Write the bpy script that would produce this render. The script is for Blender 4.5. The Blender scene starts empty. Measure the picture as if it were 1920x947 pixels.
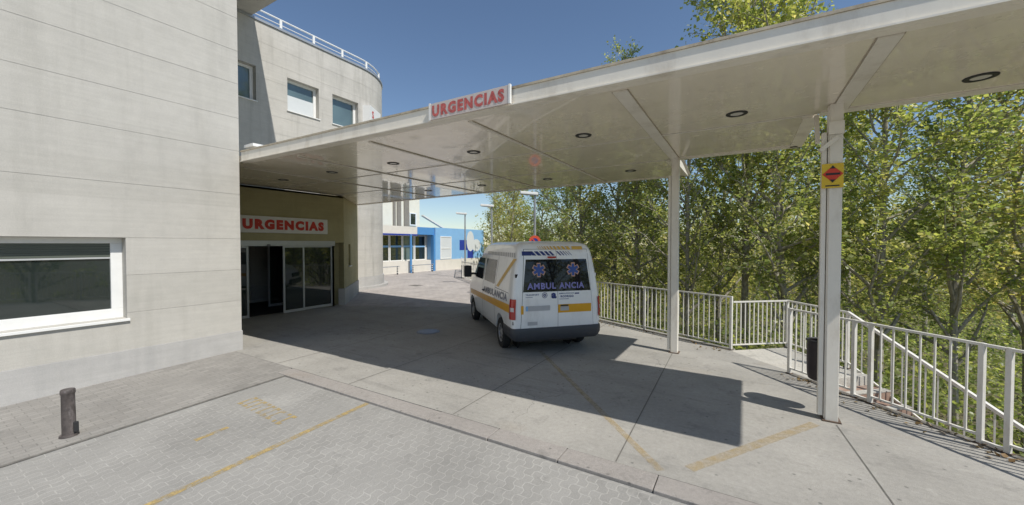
import bpy, bmesh, math, random
import numpy as np
from mathutils import Vector, Matrix

random.seed(7)
rng = np.random.default_rng(11)
SC = bpy.context.scene
COL = SC.collection
PI = math.pi

# ------------------------------------------------------------------ camera, light, sky
CAMH = 2.3
YAW, PITCH = math.radians(31.0), math.atan(15.5 / 725)
cam = bpy.data.cameras.new('camera')
cam.sensor_width = 36.0
cam.lens = 36.0 * 725 / 1920
cam.clip_end = 3000
camo = bpy.data.objects.new('camera', cam)
camo.location = (0, 0, CAMH)
camo.rotation_euler = (PI / 2 - PITCH, 0, YAW)
COL.objects.link(camo)
SC.camera = camo

SUN = Vector((0.75, -0.165, 1.0))
world = bpy.data.worlds.new('World')
SC.world = world
world.use_nodes = True
wn = world.node_tree
bgn = wn.nodes.get('Background') or wn.nodes.new('ShaderNodeBackground')
sky = wn.nodes.new('ShaderNodeTexSky')
sky.sky_type = 'NISHITA'
sky.sun_disc = False
sky.sun_elevation = math.atan2(SUN.z, math.hypot(SUN.x, SUN.y))
sky.sun_rotation = math.atan2(SUN.x, SUN.y)
sky.air_density = 1.0
sky.dust_density = 0.15
sky.ozone_density = 2.6
wn.links.new(sky.outputs[0], bgn.inputs[0])
bgn.inputs[1].default_value = 0.09
sun = bpy.data.lights.new('sun', 'SUN')
sun.energy = 3.6
sun.angle = math.radians(0.5)
sun.color = (1.0, 0.955, 0.88)
suno = bpy.data.objects.new('sun', sun)
suno.rotation_euler = (-SUN).to_track_quat('-Z', 'Y').to_euler()
suno.location = (20, -5, 30)
COL.objects.link(suno)
SC.view_settings.view_transform = 'Standard'
SC.view_settings.look = 'None'
SC.view_settings.exposure = 0.33
SC.view_settings.gamma = 1.0
SC.cycles.max_bounces = 8

# ------------------------------------------------------------------ materials
MATS = {}


def newmat(name):
    m = bpy.data.materials.new(name)
    m.use_nodes = True
    nt = m.node_tree
    b = nt.nodes.get('Principled BSDF')
    MATS[name] = m
    return m, nt, b


def nd(nt, t, **kw):
    n = nt.nodes.new(t)
    for k, v in kw.items():
        setattr(n, k, v)
    return n


def coords(nt, scale=(1, 1, 1), obj=False):
    if obj:
        src = nd(nt, 'ShaderNodeTexCoord').outputs['Object']
    else:
        src = nd(nt, 'ShaderNodeNewGeometry').outputs['Position']
    mp = nd(nt, 'ShaderNodeMapping')
    mp.inputs['Scale'].default_value = scale
    nt.links.new(src, mp.inputs['Vector'])
    return mp.outputs[0]


def noise(nt, vec, scale, detail=4, rough=0.6):
    n = nd(nt, 'ShaderNodeTexNoise')
    n.inputs['Scale'].default_value = scale
    n.inputs['Detail'].default_value = detail
    n.inputs['Roughness'].default_value = rough
    nt.links.new(vec, n.inputs['Vector'])
    return n.outputs['Fac']


def ramp(nt, fac, stops):
    r = nd(nt, 'ShaderNodeValToRGB')
    el = r.color_ramp.elements
    while len(el) < len(stops):
        el.new(0.5)
    for e, (p, c) in zip(el, stops):
        e.position = p
        e.color = (c[0], c[1], c[2], 1) if not isinstance(c, (int, float)) else (c, c, c, 1)
    nt.links.new(fac, r.inputs[0])
    return r.outputs[0]


def mixc(nt, fac, a, b, mode='MIX'):
    m = nd(nt, 'ShaderNodeMix', data_type='RGBA', blend_type=mode)
    for s, v in ((m.inputs[0], fac), (m.inputs[6], a), (m.inputs[7], b)):
        if isinstance(v, (int, float)):
            s.default_value = v
        elif isinstance(v, (tuple, list)):
            s.default_value = (v[0], v[1], v[2], 1)
        else:
            nt.links.new(v, s)
    return m.outputs[2]


def math_(nt, op, a, b=None):
    m = nd(nt, 'ShaderNodeMath', operation=op)
    for s, v in ((m.inputs[0], a), (m.inputs[1], b)):
        if v is None:
            continue
        if isinstance(v, (int, float)):
            s.default_value = v
        else:
            nt.links.new(v, s)
    return m.outputs[0]


def bump(nt, b, h, strength=0.2, dist=0.01):
    n = nd(nt, 'ShaderNodeBump')
    n.inputs['Strength'].default_value = strength
    n.inputs['Distance'].default_value = dist
    nt.links.new(h, n.inputs['Height'])
    nt.links.new(n.outputs[0], b.inputs['Normal'])


def simple(name, col, rough=0.6, var=0.12, scale=6.0, metal=0.0, bmp=0.0, coat=0.0, obj=False, dirt=None, dirt_amt=0.0, dirt_scale=2.5, spec=0.5):
    m, nt, b = newmat(name)
    v = coords(nt, obj=obj)
    f = noise(nt, v, scale)
    c = ramp(nt, f, [(0.25, [x * (1 - var) for x in col]), (0.75, [min(1, x * (1 + var)) for x in col])])
    if dirt:
        g = noise(nt, coords(nt, (1, 1, 0.35), obj=obj), dirt_scale, 6, 0.7)
        g = ramp(nt, g, [(0.52, 0.0), (0.72, dirt_amt)])
        c = mixc(nt, g, c, dirt)
    nt.links.new(c, b.inputs['Base Color'])
    b.inputs['Roughness'].default_value = rough
    b.inputs['Metallic'].default_value = metal
    b.inputs['Specular IOR Level'].default_value = spec
    if coat:
        b.inputs['Coat Weight'].default_value = coat
        b.inputs['Coat Roughness'].default_value = 0.05
    if bmp:
        bump(nt, b, noise(nt, v, scale * 12, 5, 0.7), bmp, 0.01)
    return m


def m_wall(name, col, stain=(0.2, 0.19, 0.16), amt=0.55, blotch=0.10):
    """pale painted concrete panels, rain streaks below the roof and dull blotches"""
    m, nt, b = newmat(name)
    v = coords(nt)
    big = noise(nt, v, 0.9, 5, 0.6)
    c = ramp(nt, big, [(0.3, [x * (1 - blotch) for x in col]), (0.7, [x * (1 + blotch * 0.7) for x in col])])
    st = noise(nt, coords(nt, (1.6, 1.6, 0.16)), 1.7, 6, 0.65)
    st = ramp(nt, st, [(0.52, 0.0), (0.78, amt)])
    c = mixc(nt, st, c, stain)
    med = noise(nt, v, 5.0, 6, 0.7)
    med = ramp(nt, med, [(0.3, 0.94), (0.7, 1.03)])
    c = mixc(nt, 1.0, c, med, 'MULTIPLY')
    fine = noise(nt, v, 70, 4, 0.7)
    fr = ramp(nt, fine, [(0.3, 0.9), (0.7, 1.06)])
    c = mixc(nt, 1.0, c, fr, 'MULTIPLY')
    sz_ = nd(nt, 'ShaderNodeSeparateXYZ')
    nt.links.new(nd(nt, 'ShaderNodeNewGeometry').outputs['Position'], sz_.inputs[0])
    wn_ = nd(nt, 'ShaderNodeTexWhiteNoise', noise_dimensions='1D')
    nt.links.new(math_(nt, 'FLOOR', math_(nt, 'MULTIPLY', math_(nt, 'SUBTRACT', sz_.outputs[2], 0.41), 1.492)), wn_.inputs['W'])
    c = mixc(nt, 1.0, c, ramp(nt, wn_.outputs['Value'], [(0.0, (0.955, 0.955, 0.95)), (1.0, (1.03, 1.03, 1.03))]), 'MULTIPLY')
    ln = noise(nt, coords(nt, (0.5, 0.5, 9)), 2.2, 4, 0.6)
    c = mixc(nt, 1.0, c, ramp(nt, ln, [(0.35, 0.965), (0.65, 1.025)]), 'MULTIPLY')
    nt.links.new(c, b.inputs['Base Color'])
    b.inputs['Roughness'].default_value = 0.88
    b.inputs['Specular IOR Level'].default_value = 0.25
    hb = math_(nt, 'ADD', math_(nt, 'MULTIPLY', med, 0.6), math_(nt, 'MULTIPLY', fine, 0.35))
    bump(nt, b, hb, 0.35, 0.012)
    return m


def m_concrete(name, col, blot=0.16, dark=(0.07, 0.07, 0.068), rustc=(0.3, 0.22, 0.14)):
    m, nt, b = newmat(name)
    v = coords(nt)
    big = noise(nt, v, 0.55, 6, 0.62)
    c = ramp(nt, big, [(0.3, [x * (1 - blot) for x in col]), (0.7, [x * (1 + blot) for x in col])])
    d = noise(nt, v, 2.3, 7, 0.72)
    d = ramp(nt, d, [(0.56, 0.0), (0.75, 0.42)])
    c = mixc(nt, d, c, dark)
    ru = noise(nt, coords(nt, (0.8, 1.1, 1)), 0.8, 3, 0.5)
    ru = ramp(nt, ru, [(0.64, 0.0), (0.8, 0.3)])
    c = mixc(nt, ru, c, rustc)
    sp = nd(nt, 'ShaderNodeTexVoronoi')
    sp.inputs['Scale'].default_value = 5.5
    nt.links.new(v, sp.inputs['Vector'])
    spots = ramp(nt, sp.outputs['Distance'], [(0.05, 0.55), (0.12, 0.0)])
    c = mixc(nt, spots, c, dark)
    pal = ramp(nt, noise(nt, v, 3.7, 6, 0.75), [(0.6, 0.0), (0.74, 0.35)])
    c = mixc(nt, pal, c, [min(1, x * 1.45) for x in col])
    wv = nd(nt, 'ShaderNodeMapping')
    wv.inputs['Rotation'].default_value = (0, 0, 0.83)
    wv.inputs['Scale'].default_value = (0.35, 3.2, 1)
    nt.links.new(nd(nt, 'ShaderNodeNewGeometry').outputs['Position'], wv.inputs['Vector'])
    ty_ = ramp(nt, noise(nt, wv.outputs[0], 1.3, 5, 0.7), [(0.55, 0.0), (0.75, 0.3)])
    c = mixc(nt, ty_, c, dark)
    dv = nd(nt, 'ShaderNodeVectorMath', operation='ADD')
    nz_ = nd(nt, 'ShaderNodeTexNoise')
    nz_.inputs['Scale'].default_value = 2.2
    nz_.inputs['Detail'].default_value = 5
    nt.links.new(v, nz_.inputs['Vector'])
    nt.links.new(v, dv.inputs[0])
    nt.links.new(nz_.outputs['Color'], dv.inputs[1])
    cr = nd(nt, 'ShaderNodeTexVoronoi', feature='DISTANCE_TO_EDGE')
    cr.inputs['Scale'].default_value = 0.42
    nt.links.new(dv.outputs[0], cr.inputs['Vector'])
    ck = ramp(nt, cr.outputs['Distance'], [(0.0, 0.55), (0.0045, 0.0)])
    ckm = ramp(nt, noise(nt, v, 0.5, 2, 0.5), [(0.5, 0.0), (0.6, 1.0)])
    c = mixc(nt, math_(nt, 'MULTIPLY', ck, ckm), c, dark)
    fine = noise(nt, v, 120, 4, 0.8)
    c = mixc(nt, 1.0, c, ramp(nt, fine, [(0.3, 0.72), (0.7, 1.2)]), 'MULTIPLY')
    mid = noise(nt, v, 18, 5, 0.75)
    c = mixc(nt, 1.0, c, ramp(nt, mid, [(0.3, 0.88), (0.7, 1.1)]), 'MULTIPLY')
    nt.links.new(c, b.inputs['Base Color'])
    b.inputs['Roughness'].default_value = 0.9
    b.inputs['Specular IOR Level'].default_value = 0.2
    bump(nt, b, math_(nt, 'ADD', fine, mid), 0.4, 0.006)
    return m


def m_paver(name, col, joint, wav=0.022, bw=0.2, bh=0.1, along_y=True, vary=0.12, msize=0.011):
    m, nt, b = newmat(name)
    geo = nd(nt, 'ShaderNodeNewGeometry').outputs['Position']
    sx = nd(nt, 'ShaderNodeSeparateXYZ')
    nt.links.new(geo, sx.inputs[0])
    a, t = (sx.outputs[1], sx.outputs[0]) if along_y else (sx.outputs[0], sx.outputs[1])
    ws = math_(nt, 'SINE', math_(nt, 'MULTIPLY', a, 2 * PI / bw))
    # interlocking outline: steepened sine
    ws = math_(nt, 'MULTIPLY', nd_clamp(nt, math_(nt, 'MULTIPLY', ws, 1.7)), wav)
    t2 = math_(nt, 'ADD', t, ws)
    cb = nd(nt, 'ShaderNodeCombineXYZ')
    nt.links.new(a, cb.inputs[0])
    nt.links.new(t2, cb.inputs[1])
    br = nd(nt, 'ShaderNodeTexBrick')
    br.inputs['Scale'].default_value = 1.0
    br.inputs['Brick Width'].default_value = bw
    br.inputs['Row Height'].default_value = bh
    br.inputs['Mortar Size'].default_value = msize * 0.5
    br.inputs['Mortar Smooth'].default_value = 0.35
    br.inputs['Color1'].default_value = (*[x * (1 - vary) for x in col], 1)
    br.inputs['Color2'].default_value = (*[x * (1 + vary) for x in col], 1)
    br.inputs['Mortar'].default_value = (*joint, 1)
    nt.links.new(cb.outputs[0], br.inputs['Vector'])
    c = br.outputs['Color']
    v = coords(nt)
    big = noise(nt, v, 0.7, 6, 0.65)
    c = mixc(nt, 1.0, c, ramp(nt, big, [(0.3, 0.8), (0.7, 1.13)]), 'MULTIPLY')
    worn = ramp(nt, noise(nt, v, 1.3, 5, 0.6), [(0.46, 0.0), (0.64, 0.6)])
    c = mixc(nt, worn, c, [x * 0.98 for x in col])
    d = ramp(nt, noise(nt, v, 3.1, 7, 0.74), [(0.58, 0.0), (0.78, 0.5)])
    c = mixc(nt, d, c, (0.09, 0.09, 0.085))
    fine = noise(nt, v, 110, 4, 0.8)
    c = mixc(nt, 1.0, c, ramp(nt, fine, [(0.3, 0.8), (0.7, 1.15)]), 'MULTIPLY')
    nt.links.new(c, b.inputs['Base Color'])
    b.inputs['Roughness'].default_value = 0.92
    b.inputs['Specular IOR Level'].default_value = 0.2
    bump(nt, b, math_(nt, 'SUBTRACT', math_(nt, 'MULTIPLY', fine, 0.4), math_(nt, 'MULTIPLY', br.outputs['Fac'], 1.0)), 0.3, 0.006)
    return m


def nd_clamp(nt, v):
    n = nd(nt, 'ShaderNodeClamp')
    n.inputs['Min'].default_value = -1
    n.inputs['Max'].default_value = 1
    nt.links.new(v, n.inputs['Value'])
    return n.outputs[0]


def m_paint_worn(name, col, keep=0.55, scale=9.0, soft=0.13, top=0.95):
    """road paint worn through to the ground below"""
    m, nt, b = newmat(name)
    v = coords(nt)
    f = noise(nt, v, scale, 8, 0.78)
    a = ramp(nt, f, [(keep - soft, top), (keep + soft, 0.05)])
    g = noise(nt, v, 60, 3, 0.7)
    nt.links.new(ramp(nt, g, [(0.3, [x * 0.8 for x in col]), (0.7, [min(1, x * 1.1) for x in col])]), b.inputs['Base Color'])
    b.inputs['Roughness'].default_value = 0.85
    nt.links.new(a, b.inputs['Alpha'])
    return m


def m_glass(name, tint, rough=0.03, spec=0.5, ior=1.9):
    """dark window glass: reflects, does not show the unlit room"""
    m, nt, b = newmat(name)
    v = coords(nt)
    f = noise(nt, v, 0.8, 2, 0.5)
    nt.links.new(ramp(nt, f, [(0.3, [x * 0.8 for x in tint]), (0.7, [x * 1.2 for x in tint])]), b.inputs['Base Color'])
    b.inputs['Roughness'].default_value = rough
    b.inputs['Specular IOR Level'].default_value = spec
    b.inputs['IOR'].default_value = ior
    bump(nt, b, noise(nt, v, 1.2, 2, 0.5), 0.03, 0.02)
    return m


def m_leaf(name, cols, trans=0.35):
    m, nt, b = newmat(name)
    nt.nodes.remove(b)
    out = nt.nodes.get('Material Output')
    g = nd(nt, 'ShaderNodeNewGeometry')
    c = ramp(nt, g.outputs['Random Per Island'], [(i / (len(cols) - 1), c) for i, c in enumerate(cols)])
    oi = nd(nt, 'ShaderNodeObjectInfo')
    tone = ramp(nt, oi.outputs['Random'], [(0.0, (0.95, 1.04, 1.06)), (1.0, (1.3, 1.2, 1.1))])
    c = mixc(nt, 1.0, c, tone, 'MULTIPLY')
    cl = noise(nt, coords(nt), 1.1, 3, 0.6)
    c = mixc(nt, 1.0, c, ramp(nt, cl, [(0.32, (0.82, 0.88, 0.82)), (0.68, (1.22, 1.14, 1.1))]), 'MULTIPLY')
    d = nd(nt, 'ShaderNodeBsdfPrincipled')
    nt.links.new(c, d.inputs['Base Color'])
    d.inputs['Roughness'].default_value = 0.38
    d.inputs['Specular IOR Level'].default_value = 0.55
    t = nd(nt, 'ShaderNodeBsdfTranslucent')
    nt.links.new(mixc(nt, 1.0, c, (1.45, 1.42, 0.85), 'MULTIPLY'), t.inputs['Color'])
    mx = nd(nt, 'ShaderNodeMixShader')
    mx.inputs[0].default_value = trans
    nt.links.new(d.outputs[0], mx.inputs[1])
    nt.links.new(t.outputs[0], mx.inputs[2])
    nt.links.new(mx.outputs[0], out.inputs['Surface'])
    return m


M_WALL = m_wall('pale_concrete_panels', (0.505, 0.487, 0.445), amt=0.2, blotch=0.04)
M_WALL_REAR = m_wall('weathered_concrete_panels', (0.53, 0.51, 0.47), amt=0.42, blotch=0.07)
M_PLINTH = m_wall('grey_granite_plinth', (0.47, 0.46, 0.445), (0.3, 0.3, 0.3), 0.35)
M_ENTRY = m_wall('ochre_plaster', (0.44, 0.39, 0.22), (0.3, 0.26, 0.15), 0.3)
M_CONC = m_concrete('forecourt_concrete', (0.358, 0.345, 0.316))
M_SIDEW = m_paver('small_walk_pavers', (0.295, 0.283, 0.262), (0.225, 0.215, 0.2), wav=0.0, bw=0.2, bh=0.1, vary=0.09, msize=0.012)
M_LANDING = m_concrete('pale_landing_concrete', (0.52, 0.50, 0.45), 0.08)
M_KERB = m_concrete('rose_kerb_stone', (0.335, 0.312, 0.29), 0.1)
M_PAVER = m_paver('interlocking_pavers', (0.31, 0.303, 0.285), (0.40, 0.39, 0.365), vary=0.05)
M_FARPAVE = m_paver('rosy_brick_paving', (0.43, 0.395, 0.37), (0.27, 0.25, 0.235), wav=0.0, bw=0.4, bh=0.2, vary=0.1, msize=0.02)
M_YEL = m_paint_worn('worn_yellow_paint', (0.50, 0.37, 0.15), 0.5)
M_YEL_FAINT = m_paint_worn('faint_yellow_paint', (0.52, 0.37, 0.14), 0.46, 9, 0.2, 0.6)
M_STEEL = simple('cream_painted_steel', (0.78, 0.74, 0.66), 0.4, 0.05, 4, dirt=(0.32, 0.24, 0.15), dirt_amt=0.35)
M_FASCIA = simple('offwhite_fascia_steel', (0.84, 0.79, 0.69), 0.35, 0.05, 3, dirt=(0.35, 0.28, 0.2), dirt_amt=0.35, dirt_scale=3)
M_FASCIA_TOP = simple('dirty_tan_roof_edge', (0.52, 0.45, 0.34), 0.6, 0.2, 9, dirt=(0.2, 0.15, 0.1), dirt_amt=0.6, dirt_scale=5)
M_SOFFIT = simple('glossy_cream_soffit', (0.89, 0.815, 0.685), 0.09, 0.05, 1.4, dirt=(0.55, 0.48, 0.38), dirt_amt=0.3, spec=0.6)
_nt = M_SOFFIT.node_tree
_b = _nt.nodes.get('Principled BSDF')
_b.inputs['Coat Weight'].default_value = 0.75
_b.inputs['Coat Roughness'].default_value = 0.03
_b.inputs['Coat IOR'].default_value = 1.5
_v = coords(_nt)
bump(_nt, _b, noise(_nt, _v, 2.4, 3, 0.6), 0.035, 0.03)
_nt.links.new(ramp(_nt, noise(_nt, _v, 1.1, 5, 0.7), [(0.3, 0.16), (0.7, 0.32)]), _b.inputs['Roughness'])
M_WHITE = simple('white_painted_metal', (0.78, 0.78, 0.76), 0.4, 0.04, 5)
M_RAIL = simple('white_railing_paint', (0.70, 0.68, 0.63), 0.45, 0.06, 8, dirt=(0.34, 0.25, 0.16), dirt_amt=0.4, dirt_scale=6)
M_SIGNW = simple('white_sign_panel', (0.72, 0.70, 0.66), 0.45, 0.05, 4)
M_SIGNFADE = simple('faded_pinkish_sign_panel', (0.66, 0.58, 0.54), 0.5, 0.08, 9)
M_RED = simple('red_lettering', (0.55, 0.035, 0.02), 0.5, 0.1, 8)
M_REDFADE = simple('faded_red_lettering', (0.55, 0.12, 0.11), 0.6, 0.45, 22)
M_GLASS = m_glass('dark_window_glass', (0.02, 0.028, 0.026))
M_GLASS_B = m_glass('blue_grey_window_glass', (0.10, 0.15, 0.16), 0.06)
M_GLASS_CAR = m_glass('tinted_car_glass', (0.006, 0.007, 0.012), ior=1.45)
M_BLIND = simple('white_roller_blind', (0.6, 0.63, 0.64), 0.8, 0.03, 3)
M_SHUTTER = simple('green_grey_shutter', (0.10, 0.115, 0.095), 0.3, 0.05, 4)
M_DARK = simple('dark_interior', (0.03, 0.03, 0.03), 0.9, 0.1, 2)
M_BLACK = simple('black_plastic', (0.022, 0.022, 0.024), 0.55, 0.15, 8)
M_BIN = simple('dark_brown_bin', (0.035, 0.026, 0.028), 0.5, 0.2, 9)
M_ALU = simple('grey_aluminium', (0.55, 0.56, 0.56), 0.35, 0.05, 6, metal=0.3)
M_GALV = simple('galvanised_steel', (0.42, 0.44, 0.46), 0.4, 0.1, 6, metal=0.5)
M_BLUE1 = simple('sky_blue_panel', (0.23, 0.45, 0.72), 0.45, 0.05, 2)
M_BLUE2 = simple('mid_blue_panel', (0.08, 0.26, 0.56), 0.45, 0.05, 2)
M_NAVY = simple('navy_blue_paint', (0.02, 0.045, 0.30), 0.45, 0.05, 4)
M_FARW = simple('bright_white_render', (0.66, 0.63, 0.57), 0.85, 0.06, 2)
M_FARWARM = simple('cream_render', (0.70, 0.66, 0.55), 0.85, 0.06, 2)
M_BROWN = simple('brown_grey_strip', (0.23, 0.2, 0.16), 0.6, 0.1, 4)
M_BARK = simple('mottled_bark', (0.34, 0.31, 0.255), 0.9, 0.5, 9, bmp=0.6)
M_LEAF = m_leaf('spring_leaves', [(0.17, 0.225, 0.075), (0.29, 0.34, 0.12), (0.38, 0.40, 0.17), (0.23, 0.29, 0.10), (0.52, 0.50, 0.30)], 0.6)
M_LEAF2 = m_leaf('olive_leaves', [(0.17, 0.22, 0.08), (0.28, 0.32, 0.12), (0.37, 0.38, 0.18), (0.46, 0.43, 0.25)], 0.6)
M_LEAF3 = m_leaf('undergrowth_leaves', [(0.14, 0.19, 0.07), (0.24, 0.30, 0.11), (0.35, 0.38, 0.18)], 0.6)
M_LEAFDRY = m_leaf('dry_leaves', [(0.16, 0.10, 0.05), (0.25, 0.17, 0.08), (0.12, 0.09, 0.05)], 0.1)
M_EARTH = simple('earth_and_dry_grass', (0.12, 0.105, 0.06), 0.95, 0.4, 1.2, bmp=0.5)
M_BRICKSTEP = simple('reddish_brick_step', (0.31, 0.21, 0.16), 0.9, 0.25, 12, dirt=(0.45, 0.42, 0.38), dirt_amt=0.6)
M_BOLLARD = simple('rusty_bollard_paint', (0.085, 0.072, 0.068), 0.6, 0.5, 14, dirt=(0.30, 0.27, 0.27), dirt_amt=0.8, dirt_scale=7)
M_MANHOLE = simple('cast_iron_cover', (0.11, 0.12, 0.16), 0.45, 0.25, 30, metal=0.3)
M_JOINT = simple('dark_joint', (0.15, 0.142, 0.128), 0.95, 0.3, 10)
M_VAN = simple('white_van_paint', (0.86, 0.86, 0.85), 0.3, 0.02, 2, coat=0.6, obj=True, dirt=(0.5, 0.47, 0.42), dirt_amt=0.35)
M_VANY = simple('amber_yellow_vinyl', (0.72, 0.36, 0.012), 0.35, 0.05, 4, obj=True)
M_VANYP = simple('pale_amber_vinyl', (0.70, 0.43, 0.09), 0.35, 0.05, 4, obj=True)
M_VANB = simple('deep_blue_vinyl', (0.014, 0.03, 0.17), 0.35, 0.05, 4, obj=True)
M_VANG = simple('grey_blue_vinyl', (0.16, 0.17, 0.22), 0.4, 0.05, 4, obj=True)
M_VANGREY = simple('pale_grey_vinyl', (0.45, 0.45, 0.46), 0.4, 0.05, 4, obj=True)
M_LILAC = simple('lilac_blue_vinyl', (0.23, 0.22, 0.50), 0.4, 0.08, 6, obj=True)
M_PEACH = simple('peach_vinyl', (0.55, 0.32, 0.23), 0.45, 0.05, 6, obj=True)
M_STARB = simple('bright_blue_vinyl', (0.035, 0.085, 0.32), 0.4, 0.05, 6, obj=True)
M_BUMP = simple('charcoal_bumper_plastic', (0.045, 0.049, 0.057), 0.5, 0.1, 6, obj=True)
M_TYRE = simple('black_rubber', (0.018, 0.018, 0.018), 0.8, 0.15, 20, obj=True)
M_RIM = simple('silver_wheel_cover', (0.40, 0.40, 0.41), 0.35, 0.06, 8, metal=0.6, obj=True)
M_TAIL = simple('red_lamp_lens', (0.42, 0.012, 0.014), 0.12, 0.1, 8, coat=0.8, obj=True)
M_TAILW = simple('clear_lamp_lens', (0.62, 0.55, 0.56), 0.12, 0.05, 8, coat=0.8, obj=True)
M_ORANGE = simple('orange_red_paint', (0.70, 0.10, 0.05), 0.4, 0.08, 5)
M_SAFEY = simple('safety_yellow', (0.72, 0.50, 0.03), 0.45, 0.06, 8)
M_SAFER = simple('warning_red', (0.62, 0.05, 0.02), 0.45, 0.1, 8)
M_SEAM = simple('dusty_tan_seam', (0.40, 0.34, 0.26), 0.6, 0.2, 5)
M_RUST = simple('rusty_plate', (0.115, 0.078, 0.055), 0.9, 0.5, 18)
M_SMOKED = simple('downlight_lens', (0.62, 0.60, 0.56), 0.25, 0.05, 4)

# ------------------------------------------------------------------ object helpers
ORG = {}


def tag(o, label=None, cat=None, group=None, kind=None):
    if label:
        o['label'] = label
    if cat:
        o['category'] = cat
    if group:
        o['group'] = group
    if kind:
        o['kind'] = kind
    return o


def thing(name, loc, label, cat, group=None, rz=0.0):
    o = bpy.data.objects.new(name, None)
    o.empty_display_size = 0.3
    o.location = loc
    o.rotation_euler = (0, 0, rz)
    COL.objects.link(o)
    ORG[o.name] = Vector(loc) if rz == 0 else None
    return tag(o, label, cat, group)


def root_of(o):
    while o.parent:
        o = o.parent
    return o


class MB:
    def __init__(self):
        self.v, self.f = [], []

    def add(self, vs, fs):
        n = len(self.v)
        self.v += [tuple(p) for p in vs]
        self.f += [tuple(i + n for i in f) for f in fs]
        return self

    def box(self, x0, x1, y0, y1, z0, z1):
        x0, x1 = sorted((x0, x1)); y0, y1 = sorted((y0, y1)); z0, z1 = sorted((z0, z1))
        return self.add([(x0, y0, z0), (x1, y0, z0), (x1, y1, z0), (x0, y1, z0), (x0, y0, z1), (x1, y0, z1), (x1, y1, z1), (x0, y1, z1)],
                        [(0, 3, 2, 1), (4, 5, 6, 7), (0, 1, 5, 4), (1, 2, 6, 5), (2, 3, 7, 6), (3, 0, 4, 7)])

    def bar(self, p, q, w, h=None, up=(0, 0, 1)):
        """rectangular bar from p to q, w wide, h high"""
        p, q = Vector(p), Vector(q)
        h = h or w
        d = (q - p).normalized()
        u = Vector(up)
        s = d.cross(u)
        if s.length < 1e-4:
            s = d.cross(Vector((1, 0, 0)))
        s.normalize()
        u = s.cross(d).normalized()
        s, u = s * w / 2, u * h / 2
        vs = [a + b for a in (p, q) for b in (-s - u, s - u, s + u, -s + u)]
        return self.add(vs, [(3, 2, 1, 0), (4, 5, 6, 7), (0, 1, 5, 4), (1, 2, 6, 5), (2, 3, 7, 6), (3, 0, 4, 7)])

    def tube(self, pts, rad, n=10, cap=True):
        pts = [Vector(p) for p in pts]
        rads = rad if isinstance(rad, (list, tuple)) else [rad] * len(pts)
        rings, base = [], len(self.v)
        ref = None
        for i, p in enumerate(pts):
            d = (pts[min(i + 1, len(pts) - 1)] - pts[max(i - 1, 0)]).normalized()
            if ref is None or abs(ref.dot(d)) > 0.95:
                ref = Vector((0, 0, 1)) if abs(d.z) < 0.9 else Vector((1, 0, 0))
            a = d.cross(ref).normalized()
            b = d.cross(a).normalized()
            ref = -b if abs(b.dot(d)) < 0.1 else ref
            for k in range(n):
                t = 2 * PI * k / n
                self.v.append(tuple(p + (a * math.cos(t) + b * math.sin(t)) * rads[i]))
        for i in range(len(pts) - 1):
            for k in range(n):
                k2 = (k + 1) % n
                self.f.append((base + i * n + k, base + i * n + k2, base + (i + 1) * n + k2, base + (i + 1) * n + k))
        if cap:
            self.f.append(tuple(base + k for k in range(n)))
            self.f.append(tuple(base + (len(pts) - 1) * n + k for k in reversed(range(n))))
        return self

    def prism(self, poly, z0, z1):
        n = len(poly)
        vs = [(x, y, z0) for x, y in poly] + [(x, y, z1) for x, y in poly]
        fs = [tuple(reversed(range(n))), tuple(range(n, 2 * n))] + [(i, (i + 1) % n, n + (i + 1) % n, n + i) for i in range(n)]
        return self.add(vs, fs)

    def lathe(self, prof, n=32, axis='z', c=(0, 0, 0)):
        base = len(self.v)
        for r, h in prof:
            for k in range(n):
                t = 2 * PI * k / n
                a, b = r * math.cos(t), r * math.sin(t)
                p = (a, b, h) if axis == 'z' else (a, h, b)
                self.v.append((p[0] + c[0], p[1] + c[1], p[2] + c[2]))
        for i in range(len(prof) - 1):
            for k in range(n):
                k2 = (k + 1) % n
                self.f.append((base + i * n + k, base + i * n + k2, base + (i + 1) * n + k2, base + (i + 1) * n + k))
        return self

    def build(self, name, mat, parent=None, local=False, smooth=False, bevel=0.0, fix=True):
        me = bpy.data.meshes.new(name)
        vs = self.v
        if parent is not None and not local:
            o0 = ORG[root_of(parent).name]
            vs = [(x - o0.x, y - o0.y, z - o0.z) for x, y, z in vs]
        me.from_pydata(vs, [], self.f)
        if fix:
            bm = bmesh.new()
            bm.from_mesh(me)
            bmesh.ops.recalc_face_normals(bm, faces=bm.faces)
            if bevel:
                es = [e for e in bm.edges if len(e.link_faces) == 2 and e.calc_face_angle(0) > 0.6]
                bmesh.ops.bevel(bm, geom=es, offset=bevel, segments=2, affect='EDGES', profile=0.6)
            bm.to_mesh(me)
            bm.free()
        me.materials.append(mat)
        if smooth:
            me.polygons.foreach_set('use_smooth', [True] * len(me.polygons))
            try:
                me.set_sharp_from_angle(angle=math.radians(38))
            except Exception:
                pass
        o = bpy.data.objects.new(name, me)
        COL.objects.link(o)
        if parent is not None:
            o.parent = parent
        return o


def share(o, name, parent, loc=(0, 0, 0), rz=0.0):
    c = bpy.data.objects.new(name, o.data)
    COL.objects.link(c)
    c.parent = parent
    c.location = loc
    c.rotation_euler = (0, 0, rz)
    return c


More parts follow.
